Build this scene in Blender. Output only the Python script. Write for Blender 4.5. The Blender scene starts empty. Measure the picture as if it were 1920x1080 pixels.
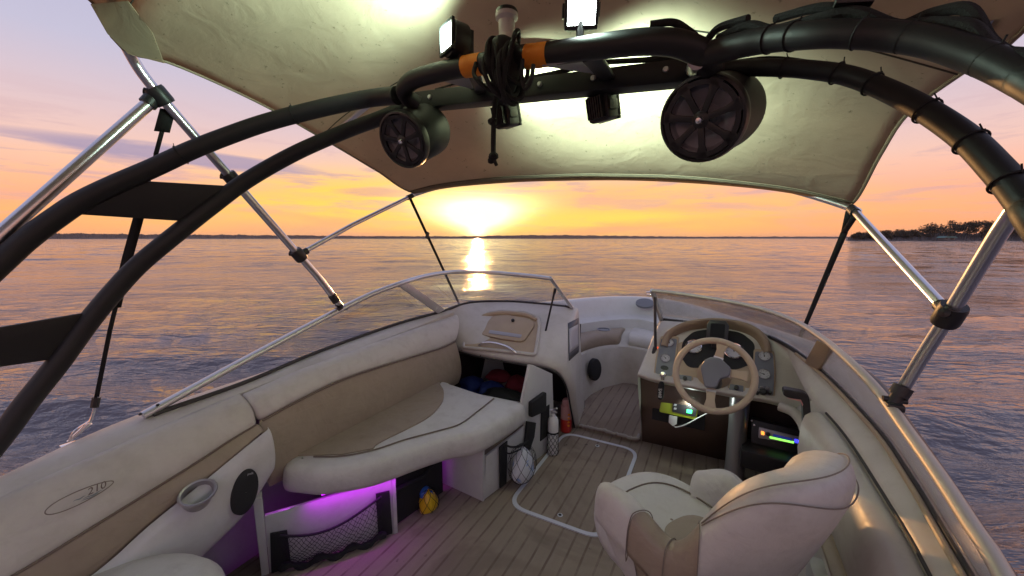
import bpy, bmesh, math, random
import numpy as np
from mathutils import Vector, Matrix
random.seed(7); rng = np.random.default_rng(7)
scene = bpy.context.scene
COL = scene.collection
R = math.radians

# ------------------------------------------------------------------ camera
F, CAMX, CAMZ = 720.0, 0.65, 1.40
PITCH = math.atan(93 / F)
YAW = math.atan(385 / math.hypot(F, 93))
cam_d = bpy.data.cameras.new('camera'); cam = bpy.data.objects.new('camera', cam_d); COL.objects.link(cam)
cam.location = (CAMX, 0, CAMZ); cam.rotation_euler = (R(90) - PITCH, 0, YAW)
cam_d.sensor_width = 36; cam_d.lens = F / 1920 * 36; cam_d.clip_start = 0.03; cam_d.clip_end = 30000
scene.camera = cam
CAM = Vector((CAMX, 0, CAMZ))
_rot = Matrix.Rotation(YAW, 3, 'Z')
_rt = _rot @ Vector((1, 0, 0)); _fw = _rot @ Vector((0, math.cos(PITCH), -math.sin(PITCH))); _up = _rot @ Vector((0, math.sin(PITCH), math.cos(PITCH)))

def ray(px, py): return _fw + _rt * ((px - 960) / F) - _up * ((py - 540) / F)
def at(px, py, x=None, y=None, z=None, pl=None):
    """survey: where a sight line of the photograph meets a plane of the boat (metres; x starboard, y bow, z up from the cockpit floor)"""
    r = ray(px, py)
    if x is not None: t = (x - CAM.x) / r.x
    elif y is not None: t = (y - CAM.y) / r.y
    elif z is not None: t = (z - CAM.z) / r.z
    else:
        p0, n = Vector(pl[0]), Vector(pl[1]); t = (p0 - CAM).dot(n) / r.dot(n)
    return CAM + r * t

# ------------------------------------------------------------------ sky, sun, exposure
vs = scene.view_settings
vs.view_transform = 'Standard'; vs.look = 'None'; vs.gamma = 1.0; vs.exposure = 0.18
SUN = ray(895, 418).normalized()
SAZ = math.atan2(SUN.x, SUN.y)

class NT:
    """small node-tree writer"""
    def __init__(self, tree): self.t = tree; self.n = tree.nodes; self.l = tree.links
    def new(self, typ, **kw):
        n = self.n.new(typ)
        for k, v in kw.items(): setattr(n, k, v)
        return n
    def put(self, sock, v):
        if v is None: return
        if isinstance(v, bpy.types.NodeSocket): self.l.new(v, sock)
        else: sock.default_value = v
    def m(self, op, a, b=None, c=None):
        n = self.new('ShaderNodeMath', operation=op)
        for s, v in zip(n.inputs, (a, b, c)): self.put(s, v)
        return n.outputs[0]
    def v(self, op, a, b=None):
        n = self.new('ShaderNodeVectorMath', operation=op)
        self.put(n.inputs[0], a); self.put(n.inputs[1], b)
        return n.outputs['Value'] if op in ('DOT_PRODUCT', 'LENGTH') else n.outputs[0]
    def mix(self, f, a, b, mode='MIX'):
        n = self.new('ShaderNodeMix', data_type='RGBA', blend_type=mode)
        self.put(n.inputs[0], f); self.put(n.inputs[6], a); self.put(n.inputs[7], b)
        return n.outputs[2]
    def noise(self, vec, scale, detail=3, rough=.5, dist=0.0):
        n = self.new('ShaderNodeTexNoise'); n.inputs['Scale'].default_value = scale
        n.inputs['Detail'].default_value = detail; n.inputs['Roughness'].default_value = rough; n.inputs['Distortion'].default_value = dist
        if vec is not None: self.l.new(vec, n.inputs['Vector'])
        return n.outputs['Fac']
    def ramp(self, f, stops, interp='LINEAR'):
        n = self.new('ShaderNodeValToRGB'); cr = n.color_ramp; cr.interpolation = interp
        while len(cr.elements) > 1: cr.elements.remove(cr.elements[0])
        for i, (p, c) in enumerate(stops):
            e = cr.elements[0] if i == 0 else cr.elements.new(p)
            e.position = p; e.color = (c, c, c, 1) if isinstance(c, (int, float)) else (*c, 1)
        self.l.new(f, n.inputs[0]); return n.outputs[0]
    def comb(self, x, y, z):
        n = self.new('ShaderNodeCombineXYZ')
        for s, v in zip(n.inputs, (x, y, z)): self.put(s, v)
        return n.outputs[0]
    def gauss(self, x, c, w):
        d = self.m('DIVIDE', self.m('SUBTRACT', x, c), w)
        return self.m('EXPONENT', self.m('MULTIPLY', self.m('MULTIPLY', d, d), -1.0))

def make_world():
    w = bpy.data.worlds.new('World'); scene.world = w; w.use_nodes = True
    nt = NT(w.node_tree); w.node_tree.nodes.clear()
    out = nt.new('ShaderNodeOutputWorld'); bg = nt.new('ShaderNodeBackground')
    nt.l.new(bg.outputs[0], out.inputs[0])
    d = nt.new('ShaderNodeTexCoord').outputs['Generated']
    d = nt.v('NORMALIZE', d)
    sx = nt.new('ShaderNodeSeparateXYZ'); nt.l.new(d, sx.inputs[0])
    el = nt.m('ARCSINE', sx.outputs[2])
    sh = (math.sin(SAZ), math.cos(SAZ), 0); sp = (math.cos(SAZ), -math.sin(SAZ), 0)
    az = nt.m('ARCTAN2', nt.v('DOT_PRODUCT', d, sp), nt.v('DOT_PRODUCT', d, sh))
    base = nt.ramp(nt.m('DIVIDE', el, 1.571), [
        (0.0, (.94, .35, .17)), (.03, (1.0, .40, .18)), (.06, (.98, .45, .27)), (.10, (.87, .55, .46)), (.145, (.72, .53, .54)),
        (.21, (.53, .50, .63)), (.36, (.38, .39, .58)), (.6, (.31, .31, .44)), (1.0, (.23, .24, .36))])
    # away from the sun the horizon is pinker and dimmer
    side = nt.m('MINIMUM', nt.m('MULTIPLY', nt.m('ABSOLUTE', az), .42), 1.0)
    base = nt.mix(nt.m('MULTIPLY', side, .60), base, nt.ramp(nt.m('DIVIDE', el, 1.571), [
        (0.0, (.88, .35, .21)), (.05, (.93, .44, .30)), (.11, (.70, .49, .49)), (.19, (.50, .48, .62)), (.36, (.38, .39, .58)), (.6, (.31, .31, .44)), (1.0, (.23, .24, .36))]))
    cv = nt.comb(nt.m('MULTIPLY', az, 1.6), nt.m('MULTIPLY', el, 11.0), 0.3)
    n1 = nt.noise(cv, 1.7, 5, .55, .5)
    n2 = nt.noise(nt.comb(nt.m('MULTIPLY', az, 3.2), nt.m('MULTIPLY', el, 26.0), 4.2), 2.0, 6, .6, .4)
    # yellow band round the sun, broken into streaks
    streak = nt.ramp(n1, [(.34, .12), (.58, 1.0)])
    g = nt.m('MULTIPLY', nt.gauss(az, -.02, .60), nt.gauss(el, .070, .072))
    g = nt.m('MULTIPLY', g, streak)
    col = nt.mix(nt.m('MINIMUM', nt.m('MULTIPLY', g, 1.8), 1.0), base, (1.10, .64, .12, 1))
    g3 = nt.m('MULTIPLY', nt.gauss(az, .0, .24), nt.gauss(el, .075, .085))
    col = nt.mix(nt.m('MULTIPLY', g3, .62), col, (1.12, .80, .22, 1))
    # long thin yellow streak to the right of the sun
    g4 = nt.m('MULTIPLY', nt.gauss(az, .36, .24), nt.gauss(el, nt.m('ADD', .047, nt.m('MULTIPLY', n2, .012)), .010))
    col = nt.mix(nt.m('MULTIPLY', g4, .8), col, (1.08, .70, .12, 1))
    # purple-grey cloud streaks
    c1 = nt.ramp(n2, [(.50, 0.0), (.62, 1.0)])
    c1 = nt.m('MULTIPLY', c1, nt.m('MULTIPLY', nt.gauss(el, .13, .085), .62))
    col = nt.mix(c1, col, (.56, .36, .40, 1))
    # soft cloud bank low on the right of the sun
    c4 = nt.m('MULTIPLY', nt.gauss(az, .30, .17), nt.gauss(el, .098, .026))
    col = nt.mix(nt.m('MULTIPLY', c4, nt.m('ADD', .35, nt.m('MULTIPLY', n2, .9))), col, (.90, .46, .27, 1))
    # the long lavender cloud on the left
    wob = nt.m('MULTIPLY', nt.m('SUBTRACT', n2, .5), .022)
    dx = nt.m('DIVIDE', nt.m('SUBTRACT', az, -.60), .27)
    cen = nt.m('ADD', .156, nt.m('MULTIPLY', nt.m('SUBTRACT', az, -.60), -.035))
    dy = nt.m('DIVIDE', nt.m('SUBTRACT', nt.m('ADD', el, wob), cen), .017)
    rr = nt.m('ADD', nt.m('MULTIPLY', dx, dx), nt.m('MULTIPLY', dy, dy))
    c2 = nt.ramp(rr, [(.30, 1.0), (1.0, 0.0)])
    col = nt.mix(nt.m('MULTIPLY', c2, .85), col, (.37, .30, .43, 1))
    # small dark wisps beside the sun
    dx = nt.m('DIVIDE', nt.m('SUBTRACT', az, -.23), .12); dy = nt.m('DIVIDE', nt.m('SUBTRACT', nt.m('ADD', el, wob), .108), .012)
    c3 = nt.ramp(nt.m('ADD', nt.m('MULTIPLY', dx, dx), nt.m('MULTIPLY', dy, dy)), [(.3, 1.0), (1.0, 0.0)])
    col = nt.mix(nt.m('MULTIPLY', c3, .55), col, (.66, .34, .30, 1))
    # low hazy cloud hump left
    c5 = nt.m('MULTIPLY', nt.gauss(az, -.42, .2), nt.gauss(el, .028, .022))
    col = nt.mix(nt.m('MULTIPLY', c5, .55), col, (.86, .42, .22, 1))
    # overexposed sun
    core = nt.m('MULTIPLY', nt.gauss(az, 0.0, nt.m('ADD', .040, nt.m('MULTIPLY', nt.m('MAXIMUM', el, 0.0), .85))), nt.gauss(el, .060, .042))
    ray_n = nt.ramp(n1, [(.3, .6), (.6, 1.0)])
    col = nt.mix(nt.m('MINIMUM', nt.m('MULTIPLY', nt.m('MULTIPLY', core, ray_n), 1.9), 1.0), col, (2.4, 1.9, .90, 1))
    disc = nt.m('MULTIPLY', nt.gauss(az, 0.0, .020), nt.gauss(el, .024, .020))
    col = nt.mix(nt.m('MINIMUM', nt.m('MULTIPLY', disc, 1.4), 1.0), col, (6.0, 3.4, 1.1, 1))
    nt.put(bg.inputs['Color'], col); bg.inputs['Strength'].default_value = 1.0
make_world()

sl = bpy.data.lights.new('sun', 'SUN'); so = bpy.data.objects.new('sun', sl); COL.objects.link(so)
sl.energy = 1.5; sl.angle = R(0.5); sl.color = (1.0, .50, .18)
so.rotation_euler = Vector((-SUN.x, -SUN.y, -SUN.z)).to_track_quat('-Z', 'Y').to_euler()
so.location = (-40, 60, 10)
cy = scene.cycles
try:
    cy.use_denoising = True; cy.max_bounces = 8; cy.transparent_max_bounces = 16; cy.sample_clamp_indirect = 4.0
    cy.caustics_reflective = False; cy.caustics_refractive = False
except Exception: pass

# ------------------------------------------------------------------ materials
MATS = {}
def pbr(name, col, rough=.5, metal=0.0, spec=.5, bump=None, var=None, emit=None, trans=None, coat=0.0, grime=None, sag=0.0):
    """bump=(scale, strength), var=(scale, second colour, low, high): real mottling of the surface"""
    m = bpy.data.materials.new(name); m.use_nodes = True; MATS[name] = m
    nt = NT(m.node_tree); p = m.node_tree.nodes['Principled BSDF']
    p.inputs['Roughness'].default_value = rough; p.inputs['Metallic'].default_value = metal
    p.inputs['Specular IOR Level'].default_value = spec
    p.inputs['Coat Weight'].default_value = coat
    pos = nt.new('ShaderNodeTexCoord').outputs['Object']
    c = (*col, 1)
    if var:
        f = nt.ramp(nt.noise(pos, var[0], 6, .6), [(var[2], 0.0), (var[3], 1.0)])
        c = nt.mix(f, c, (*var[1], 1))
    if grime:   # scuffs and rubbed-in dirt, with their own outlines
        g1 = nt.ramp(nt.noise(pos, 21, 7, .68, .6), [(.52, 0.0), (.70, 1.0)])
        g2 = nt.ramp(nt.noise(nt.v('MULTIPLY', pos, (30, 9, 60)), 1.4, 3, .6, 1.0), [(.66, 0.0), (.72, 1.0)])
        c = nt.mix(nt.m('MULTIPLY', g1, grime), c, (col[0] * .52, col[1] * .47, col[2] * .42, 1))
        c = nt.mix(nt.m('MULTIPLY', g2, grime * .9), c, (col[0] * .45, col[1] * .42, col[2] * .4, 1))
        nt.put(p.inputs['Roughness'], nt.m('ADD', rough, nt.m('MULTIPLY', g1, .16)))
    nt.put(p.inputs['Base Color'], c)
    if bump:
        b = nt.new('ShaderNodeBump'); b.inputs['Strength'].default_value = bump[1]; b.inputs['Distance'].default_value = .004
        nt.l.new(nt.noise(pos, bump[0], 3, .55), b.inputs['Height']); nt.l.new(b.outputs[0], p.inputs['Normal'])
        if sag:   # slack and puckers of stretched vinyl
            b2 = nt.new('ShaderNodeBump'); b2.inputs['Strength'].default_value = sag; b2.inputs['Distance'].default_value = .012
            nt.l.new(nt.m('ADD', nt.noise(pos, 7.0, 3, .5, .8), nt.m('MULTIPLY', nt.noise(nt.v('MULTIPLY', pos, (26, 9, 26)), 1.0, 3, .55, 1.2), .35)), b2.inputs['Height']); nt.l.new(b2.outputs[0], b.inputs['Normal'])
    if emit:
        p.inputs['Emission Color'].default_value = (*emit[0], 1); p.inputs['Emission Strength'].default_value = emit[1]
    return m

pbr('gelcoat', (.60, .57, .515), .42, bump=(14, .05), var=(3.0, (.46, .43, .36), .45, .75), grime=.14)
pbr('gelcoat_white', (.58, .57, .55), .28, var=(5.0, (.50, .485, .44), .5, .8), coat=.1, grime=.14)
pbr('vinyl', (.55, .52, .465), .47, bump=(260, .10), var=(6.0, (.40, .375, .32), .45, .8), grime=.13, sag=.5)
pbr('vinyl_seat', (.57, .545, .505), .44, bump=(260, .10), var=(9.0, (.45, .42, .38), .5, .8), grime=.13, sag=.5)
pbr('vinyl_tan', (.31, .245, .18), .47, bump=(260, .10), var=(6.0, (.255, .20, .145), .45, .8), grime=.12, sag=.5)
pbr('piping', (.16, .12, .09), .5)
pbr('dash_tan', (.44, .34, .23), .45, bump=(200, .08), var=(8, (.38, .29, .19), .4, .8))
pbr('dash_cowl', (.30, .22, .15), .5, bump=(200, .08))
pbr('wheel_tan', (.47, .38, .28), .45, bump=(150, .05))
pbr('gauge_plate', (.17, .18, .215), .32)
pbr('gauge_face', (.55, .56, .58), .3)
pbr('chrome', (.82, .82, .83), .10, 1.0)
pbr('aluminium', (.72, .73, .76), .28, 1.0, bump=(60, .03))
pbr('rail_metal', (.52, .47, .40), .55, .5, bump=(60, .03))
pbr('aluminium_matte', (.66, .66, .66), .38, .9)
pbr('black_coat', (.013, .013, .015), .52, bump=(300, .05))
pbr('black_plastic', (.020, .020, .022), .42)
pbr('black_matte', (.012, .012, .013), .75)
pbr('black_rope', (.014, .014, .015), .85, bump=(400, .6))
pbr('grey_cone', (.34, .34, .38), .6)
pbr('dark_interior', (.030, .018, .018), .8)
pbr('kick_panel', (.15, .10, .075), .7, bump=(180, .2))
pbr('white_plastic', (.78, .78, .76), .35)
pbr('orange_tape', (.90, .30, .02), .6, bump=(120, .3))
pbr('trim_strip', (.62, .63, .68), .4)
pbr('carpet_edge', (.35, .32, .29), .8, bump=(120, .5))
pbr('rubber_seal', (.03, .028, .027), .6)
pbr('red_paint', (.55, .03, .025), .3)
pbr('pink_label', (.62, .30, .28), .4)
pbr('yellow_bag', (.80, .52, .02), .35, bump=(30, .6))
pbr('blue_print', (.03, .12, .40), .35)
pbr('white_bag', (.70, .72, .76), .4, bump=(35, .9), var=(18, (.30, .42, .70), .56, .62))
pbr('blue_fabric', (.015, .03, .17), .85, bump=(60, .4))
pbr('red_fabric', (.20, .015, .025), .85, bump=(60, .4))
pbr('lime_plastic', (.48, .60, .03), .4)
pbr('screen', (.02, .022, .025), .12)
pbr('sticker', (.075, .075, .085), .5)
pbr('sticker_paper', (.42, .41, .42), .6)
pbr('silver_plate', (.38, .37, .38), .35, .6)
pbr('print_dark', (.13, .09, .075), .6)
pbr('print_blue', (.22, .25, .25), .6)
pbr('stitch', (.20, .165, .135), .6)
pbr('led_white', (.9, .95, .9), .4, emit=((.85, 1.0, .92), 40.0))
pbr('led_magenta', (.8, .1, .9), .4, emit=((.62, .0, 1.0), 3.0))
pbr('led_green', (.05, .7, .2), .4, emit=((.05, 1.0, .25), 2.0))
pbr('led_orange', (.9, .3, .05), .4, emit=((1.0, .28, .04), 2.2))
pbr('led_blue', (.05, .05, .9), .4, emit=((.03, .03, 1.0), 3.0))
pbr('led_lime', (.3, .9, .1), .4, emit=((.30, 1.0, .12), 1.4))
pbr('display_blue', (.02, .03, .12), .3, emit=((.01, .03, .25), .5))
pbr('led_red', (.9, .1, .02), .4, emit=((1.0, .12, .03), 1.6))
pbr('foliage', (.022, .026, .016), .8, var=(.35, (.036, .036, .020), .4, .7))
pbr('bark', (.05, .04, .03), .8)
pbr('far_woods', (.045, .040, .040), .9, var=(.02, (.065, .055, .055), .4, .7))
pbr('shore_sand', (.30, .25, .21), .9)
pbr('roof_teal', (.10, .22, .20), .6)
pbr('house_wall', (.16, .15, .15), .7)
pbr('dark_wood', (.06, .05, .04), .8)

def mat_glass(key, refl, film):
    m = bpy.data.materials.new('windshield_' + key); m.use_nodes = True; MATS[key] = m
    nt = NT(m.node_tree); m.node_tree.nodes.clear()
    out = nt.new('ShaderNodeOutputMaterial'); mx = nt.new('ShaderNodeMixShader')
    tr = nt.new('ShaderNodeBsdfTransparent'); tr.inputs[0].default_value = (.96, .96, .96, 1)
    gl = nt.new('ShaderNodeBsdfGlossy'); gl.inputs['Roughness'].default_value = .03
    df = nt.new('ShaderNodeBsdfDiffuse'); df.inputs[0].default_value = (.6, .6, .6, 1)
    fr = nt.new('ShaderNodeFresnel'); fr.inputs[0].default_value = 1.45
    nt.l.new(nt.m('MULTIPLY', fr.outputs[0], refl), mx.inputs[0])
    nt.l.new(tr.outputs[0], mx.inputs[1]); nt.l.new(gl.outputs[0], mx.inputs[2])
    # salt film: a little dried spray on the glass
    mx2 = nt.new('ShaderNodeMixShader')
    pos = nt.new('ShaderNodeTexCoord').outputs['Object']
    nt.l.new(nt.ramp(nt.noise(pos, 9, 6, .65), [(.42, film * .3), (.75, film)]), mx2.inputs[0])
    nt.l.new(mx.outputs[0], mx2.inputs[1]); nt.l.new(df.outputs[0], mx2.inputs[2])
    nt.l.new(mx2.outputs[0], out.inputs[0])
mat_glass('glass', .25, .012)
mat_glass('salted_glass', .6, .20)

def mat_canopy():
    m = bpy.data.materials.new('canopy_cloth'); m.use_nodes = True; MATS['canopy'] = m
    nt = NT(m.node_tree); m.node_tree.nodes.clear()
    out = nt.new('ShaderNodeOutputMaterial'); mx = nt.new('ShaderNodeMixShader'); mx.inputs[0].default_value = .53
    pos = nt.new('ShaderNodeTexCoord').outputs['Object']
    c = nt.mix(nt.ramp(nt.noise(pos, 2.2, 7, .62), [(.38, 0.0), (.72, 1.0)]), (.62, .51, .38, 1), (.50, .405, .295, 1))
    spots = nt.ramp(nt.noise(pos, 38, 4, .7), [(.63, 0.0), (.70, 1.0)])
    c = nt.mix(nt.m('MULTIPLY', spots, .55), c, (.13, .10, .07, 1))
    b = nt.new('ShaderNodeBump'); b.inputs['Strength'].default_value = .5; b.inputs['Distance'].default_value = .018
    h = nt.m('ADD', nt.m('MULTIPLY', nt.noise(pos, 7, 4, .5, 1.2), .8), nt.m('MULTIPLY', nt.noise(pos, 38, 3, .5), .12))
    nt.l.new(h, b.inputs['Height'])
    d = nt.new('ShaderNodeBsdfDiffuse'); t = nt.new('ShaderNodeBsdfTranslucent')
    nt.l.new(c, d.inputs[0]); nt.l.new(c, t.inputs[0]); nt.l.new(b.outputs[0], d.inputs['Normal'])
    nt.l.new(d.outputs[0], mx.inputs[1]); nt.l.new(t.outputs[0], mx.inputs[2]); nt.l.new(mx.outputs[0], out.inputs[0])
mat_canopy()

def mat_carpet():
    m = bpy.data.materials.new('teak_carpet'); m.use_nodes = True; MATS['carpet'] = m
    nt = NT(m.node_tree); p = m.node_tree.nodes['Principled BSDF']
    p.inputs['Roughness'].default_value = .9; p.inputs['Specular IOR Level'].default_value = .15
    g = nt.new('ShaderNodeNewGeometry'); pos = g.outputs['Position']
    sx = nt.new('ShaderNodeSeparateXYZ'); nt.l.new(pos, sx.inputs[0])
    wob = nt.m('MULTIPLY', nt.m('SUBTRACT', nt.noise(pos, 3.0, 2), .5), .012)
    u = nt.m('FRACT', nt.m('DIVIDE', nt.m('ADD', nt.m('ADD', sx.outputs[0], 20.012), wob), .0665))
    line = nt.ramp(u, [(.0, 1.0), (.12, 1.0), (.16, 0.0), (.98, 0.0), (1.0, 1.0)])
    wear = nt.ramp(nt.noise(pos, 5.5, 5, .65), [(.36, .22), (.58, 1.0)])
    fine = nt.noise(pos, 420, 2, .6)
    c = nt.mix(nt.ramp(nt.noise(pos, 2.6, 6, .65), [(.35, 0.0), (.7, 1.0)]), (.36, .275, .21, 1), (.25, .195, .155, 1))
    c = nt.mix(nt.ramp(fine, [(.35, 0.0), (.65, .5)]), c, (.20, .165, .145, 1))
    streak = nt.noise(nt.comb(nt.m('MULTIPLY', sx.outputs[0], 60), nt.m('MULTIPLY', sx.outputs[1], 4), 0), 1.0, 4, .6)
    c = nt.mix(nt.m('MULTIPLY', streak, .35), c, (.42, .355, .305, 1))
    c = nt.mix(nt.m('MULTIPLY', nt.m('MULTIPLY', line, wear), .58), c, (.10, .052, .042, 1))
    spots = nt.ramp(nt.noise(pos, 13, 4, .7), [(.66, 0.0), (.73, .7)])
    wet = nt.ramp(nt.noise(pos, 1.7, 4, .6, .8), [(.50, 0.0), (.58, .45)])
    c = nt.mix(wet, c, (.17, .125, .10, 1))
    c = nt.mix(spots, c, (.06, .045, .04, 1))
    nt.l.new(c, p.inputs['Base Color'])
    b = nt.new('ShaderNodeBump'); b.inputs['Strength'].default_value = .5; b.inputs['Distance'].default_value = .003
    nt.l.new(nt.m('SUBTRACT', fine, nt.m('MULTIPLY', line, .6)), b.inputs['Height']); nt.l.new(b.outputs[0], p.inputs['Normal'])
mat_carpet()

def mat_water():
    m = bpy.data.materials.new('lake_water'); m.use_nodes = True; MATS['water'] = m
    nt = NT(m.node_tree); p = m.node_tree.nodes['Principled BSDF']
    p.inputs['Base Color'].default_value = (.085, .072, .086, 1)
    p.inputs['Roughness'].default_value = .07; p.inputs['IOR'].default_value = 1.62
    g = nt.new('ShaderNodeNewGeometry'); pos = g.outputs['Position']
    sx = nt.new('ShaderNodeSeparateXYZ'); nt.l.new(pos, sx.inputs[0])
    dist = nt.v('LENGTH', pos)
    # ripples run across the wind; coarse ones carry further
    a = R(27); ca, sa = math.cos(a), math.sin(a)
    u = nt.m('ADD', nt.m('MULTIPLY', sx.outputs[0], ca), nt.m('MULTIPLY', sx.outputs[1], sa))
    v = nt.m('ADD', nt.m('MULTIPLY', sx.outputs[0], -sa), nt.m('MULTIPLY', sx.outputs[1], ca))
    fine = nt.noise(nt.comb(nt.m('MULTIPLY', u, .9), nt.m('MULTIPLY', v, 2.6), 0), 3.0, 4, .55, .3)
    mid = nt.noise(nt.comb(nt.m('MULTIPLY', u, .35), nt.m('MULTIPLY', v, 1.0), 3.0), 1.4, 4, .55, .4)
    big = nt.noise(nt.comb(nt.m('MULTIPLY', u, .10), nt.m('MULTIPLY', v, .34), 7.0), .7, 4, .6)
    ff = nt.ramp(nt.m('DIVIDE', dist, 200.0), [(0.0, 1.0), (.08, .90), (.25, .45), (.6, .18), (1.0, .08)])
    fm = nt.ramp(nt.m('DIVIDE', dist, 600.0), [(0.0, 1.0), (.06, .95), (.2, .62), (.6, .32), (1.0, .18)])
    patch = nt.ramp(nt.noise(nt.comb(nt.m('MULTIPLY', u, .020), nt.m('MULTIPLY', v, .05), 1.0), 1.0, 3, .6), [(.35, .55), (.65, 1.15)])
    h = nt.m('ADD', nt.m('MULTIPLY', nt.m('MULTIPLY', fine, nt.m('MULTIPLY', ff, patch)), .085), nt.m('ADD', nt.m('MULTIPLY', nt.m('MULTIPLY', mid, nt.m('MULTIPLY', fm, patch)), .190), nt.m('MULTIPLY', nt.m('MULTIPLY', big, fm), .16)))
    b = nt.new('ShaderNodeBump'); b.inputs['Strength'].default_value = 1.0; b.inputs['Distance'].default_value = 1.0
    nt.l.new(h, b.inputs['Height'])
    # unresolved chop: facet tilts that stay visible out to the horizon
    fx = nt.new('ShaderNodeTexNoise'); fx.inputs['Scale'].default_value = .55; fx.inputs['Detail'].default_value = 9; fx.inputs['Roughness'].default_value = .72
    nt.l.new(nt.comb(nt.m('MULTIPLY', u, 1.0), nt.m('MULTIPLY', v, 2.2), 0), fx.inputs['Vector'])
    amp = nt.m('MULTIPLY', nt.ramp(nt.m('DIVIDE', dist, 120.0), [(0.0, .42), (.10, .85), (.30, 1.45), (1.0, 1.8)]), patch)
    fb = nt.new('ShaderNodeTexNoise'); fb.inputs['Scale'].default_value = .30; fb.inputs['Detail'].default_value = 10; fb.inputs['Roughness'].default_value = .74
    nt.l.new(nt.comb(nt.m('MULTIPLY', u, .75), nt.m('MULTIPLY', v, 1.2), 5.0), fb.inputs['Vector'])
    ca_ = nt.mix(nt.ramp(nt.m('DIVIDE', dist, 120.0), [(.04, .15), (.30, .85)]), fx.outputs['Color'], fb.outputs['Color'])
    tilt = nt.v('MULTIPLY', nt.v('SUBTRACT', ca_, (.5, .5, .5)), (1.9, 1.9, 0.0))
    sc = nt.new('ShaderNodeVectorMath', operation='SCALE'); nt.l.new(tilt, sc.inputs[0]); nt.l.new(amp, sc.inputs['Scale'])
    nt.l.new(nt.v('NORMALIZE', nt.v('ADD', b.outputs[0], sc.outputs[0])), p.inputs['Normal'])
mat_water()

# ------------------------------------------------------------------ mesh helpers
def cr(pts, n=8):
    """Catmull-Rom through the points"""
    P = [Vector(p) for p in pts]
    if len(P) < 3: return [P[0].lerp(P[-1], i / n) for i in range(n + 1)]
    out = []
    for i in range(len(P) - 1):
        p1, p2 = P[i], P[i + 1]
        p0 = P[i - 1] if i else p1 * 2 - p2
        p3 = P[i + 2] if i + 2 < len(P) else p2 * 2 - p1
        for k in range(n):
            t = k / n
            out.append(.5 * ((2 * p1) + (p2 - p0) * t + (2 * p0 - 5 * p1 + 4 * p2 - p3) * t * t + (3 * p1 - p0 - 3 * p2 + p3) * t ** 3))
    out.append(P[-1]); return out
def resample(pts, n):
    P = [Vector(p) for p in pts]; L = [0]
    for a, b in zip(P, P[1:]): L.append(L[-1] + (b - a).length)
    out = []; j = 0
    for i in range(n):
        s = L[-1] * i / (n - 1)
        while j < len(P) - 2 and L[j + 1] < s: j += 1
        d = L[j + 1] - L[j]; out.append(P[j].lerp(P[j + 1], (s - L[j]) / d if d > 1e-9 else 0))
    return out
def g_tube(pts, r, seg=12, cap=True, closed=False, flat=1.0, nrm=None):
    P = [Vector(p) for p in pts]; n = len(P); V = []; Fc = []
    rad = r if isinstance(r, (list, tuple)) else [r] * n
    prev = None
    for i in range(n):
        if closed: t = (P[(i + 1) % n] - P[i - 1])
        else: t = P[min(i + 1, n - 1)] - P[max(i - 1, 0)]
        t = t.normalized() if t.length > 1e-9 else Vector((0, 0, 1))
        if prev is None:
            ref = Vector(nrm) if nrm else (Vector((0, 0, 1)) if abs(t.z) < .9 else Vector((1, 0, 0)))
            u = (ref - t * ref.dot(t)).normalized()
        else: u = (prev - t * prev.dot(t)).normalized()
        prev = u; w = t.cross(u)
        for k in range(seg):
            a = 2 * math.pi * k / seg
            V.append(P[i] + u * (math.cos(a) * rad[i] * flat) + w * (math.sin(a) * rad[i]))
    m = n if closed else n - 1
    for i in range(m):
        for k in range(seg):
            a, b = i * seg + k, i * seg + (k + 1) % seg; j = ((i + 1) % n) * seg
            Fc.append((a, b, j + (k + 1) % seg, j + k))
    if cap and not closed:
        Fc.append(tuple(reversed(range(seg)))); Fc.append(tuple(range((n - 1) * seg, n * seg)))
    return V, Fc
def g_grid(rows, closed=False):
    n, m = len(rows), len(rows[0]); V = [Vector(p) for r in rows for p in r]; Fc = []
    for i in range(n - 1):
        for j in range(m if closed else m - 1):
            a = i * m + j; b = i * m + (j + 1) % m
            Fc.append((a, b, b + m, a + m))
    return V, Fc
def g_box(c, s, rot=None, bev=0.0, seg=2):
    bm = bmesh.new(); bmesh.ops.create_cube(bm, size=1)
    for v in bm.verts: v.co = Vector((v.co.x * s[0], v.co.y * s[1], v.co.z * s[2]))
    if bev: bmesh.ops.bevel(bm, geom=bm.edges[:], offset=bev, segments=seg, affect='EDGES', profile=.6)
    if rot is not None: bmesh.ops.transform(bm, matrix=rot.to_4x4(), verts=bm.verts)
    bm.verts.ensure_lookup_table(); c = Vector(c)
    V = [v.co + c for v in bm.verts]; Fc = [tuple(v.index for v in f.verts) for f in bm.faces]; bm.free(); return V, Fc
def g_prism(outline, ext, bev=0.0, seg=2):
    """closed outline of 3-D points pushed along ext, edges rounded"""
    bm = bmesh.new(); a = [bm.verts.new(Vector(p)) for p in outline]
    f = bm.faces.new(a); r = bmesh.ops.extrude_face_region(bm, geom=[f])
    vs_ = [e for e in r['geom'] if isinstance(e, bmesh.types.BMVert)]
    bmesh.ops.translate(bm, vec=Vector(ext), verts=vs_); bmesh.ops.recalc_face_normals(bm, faces=bm.faces)
    if bev:
        ed = [e for e in bm.edges if len(e.link_faces) == 2 and e.calc_face_angle(0) > .7]
        bmesh.ops.bevel(bm, geom=ed, offset=bev, segments=seg, affect='EDGES', profile=.6, clamp_overlap=True)
    bm.verts.ensure_lookup_table(); bm.verts.index_update()
    V = [v.co.copy() for v in bm.verts]; Fc = [tuple(v.index for v in q.verts) for q in bm.faces]; bm.free(); return V, Fc
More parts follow.
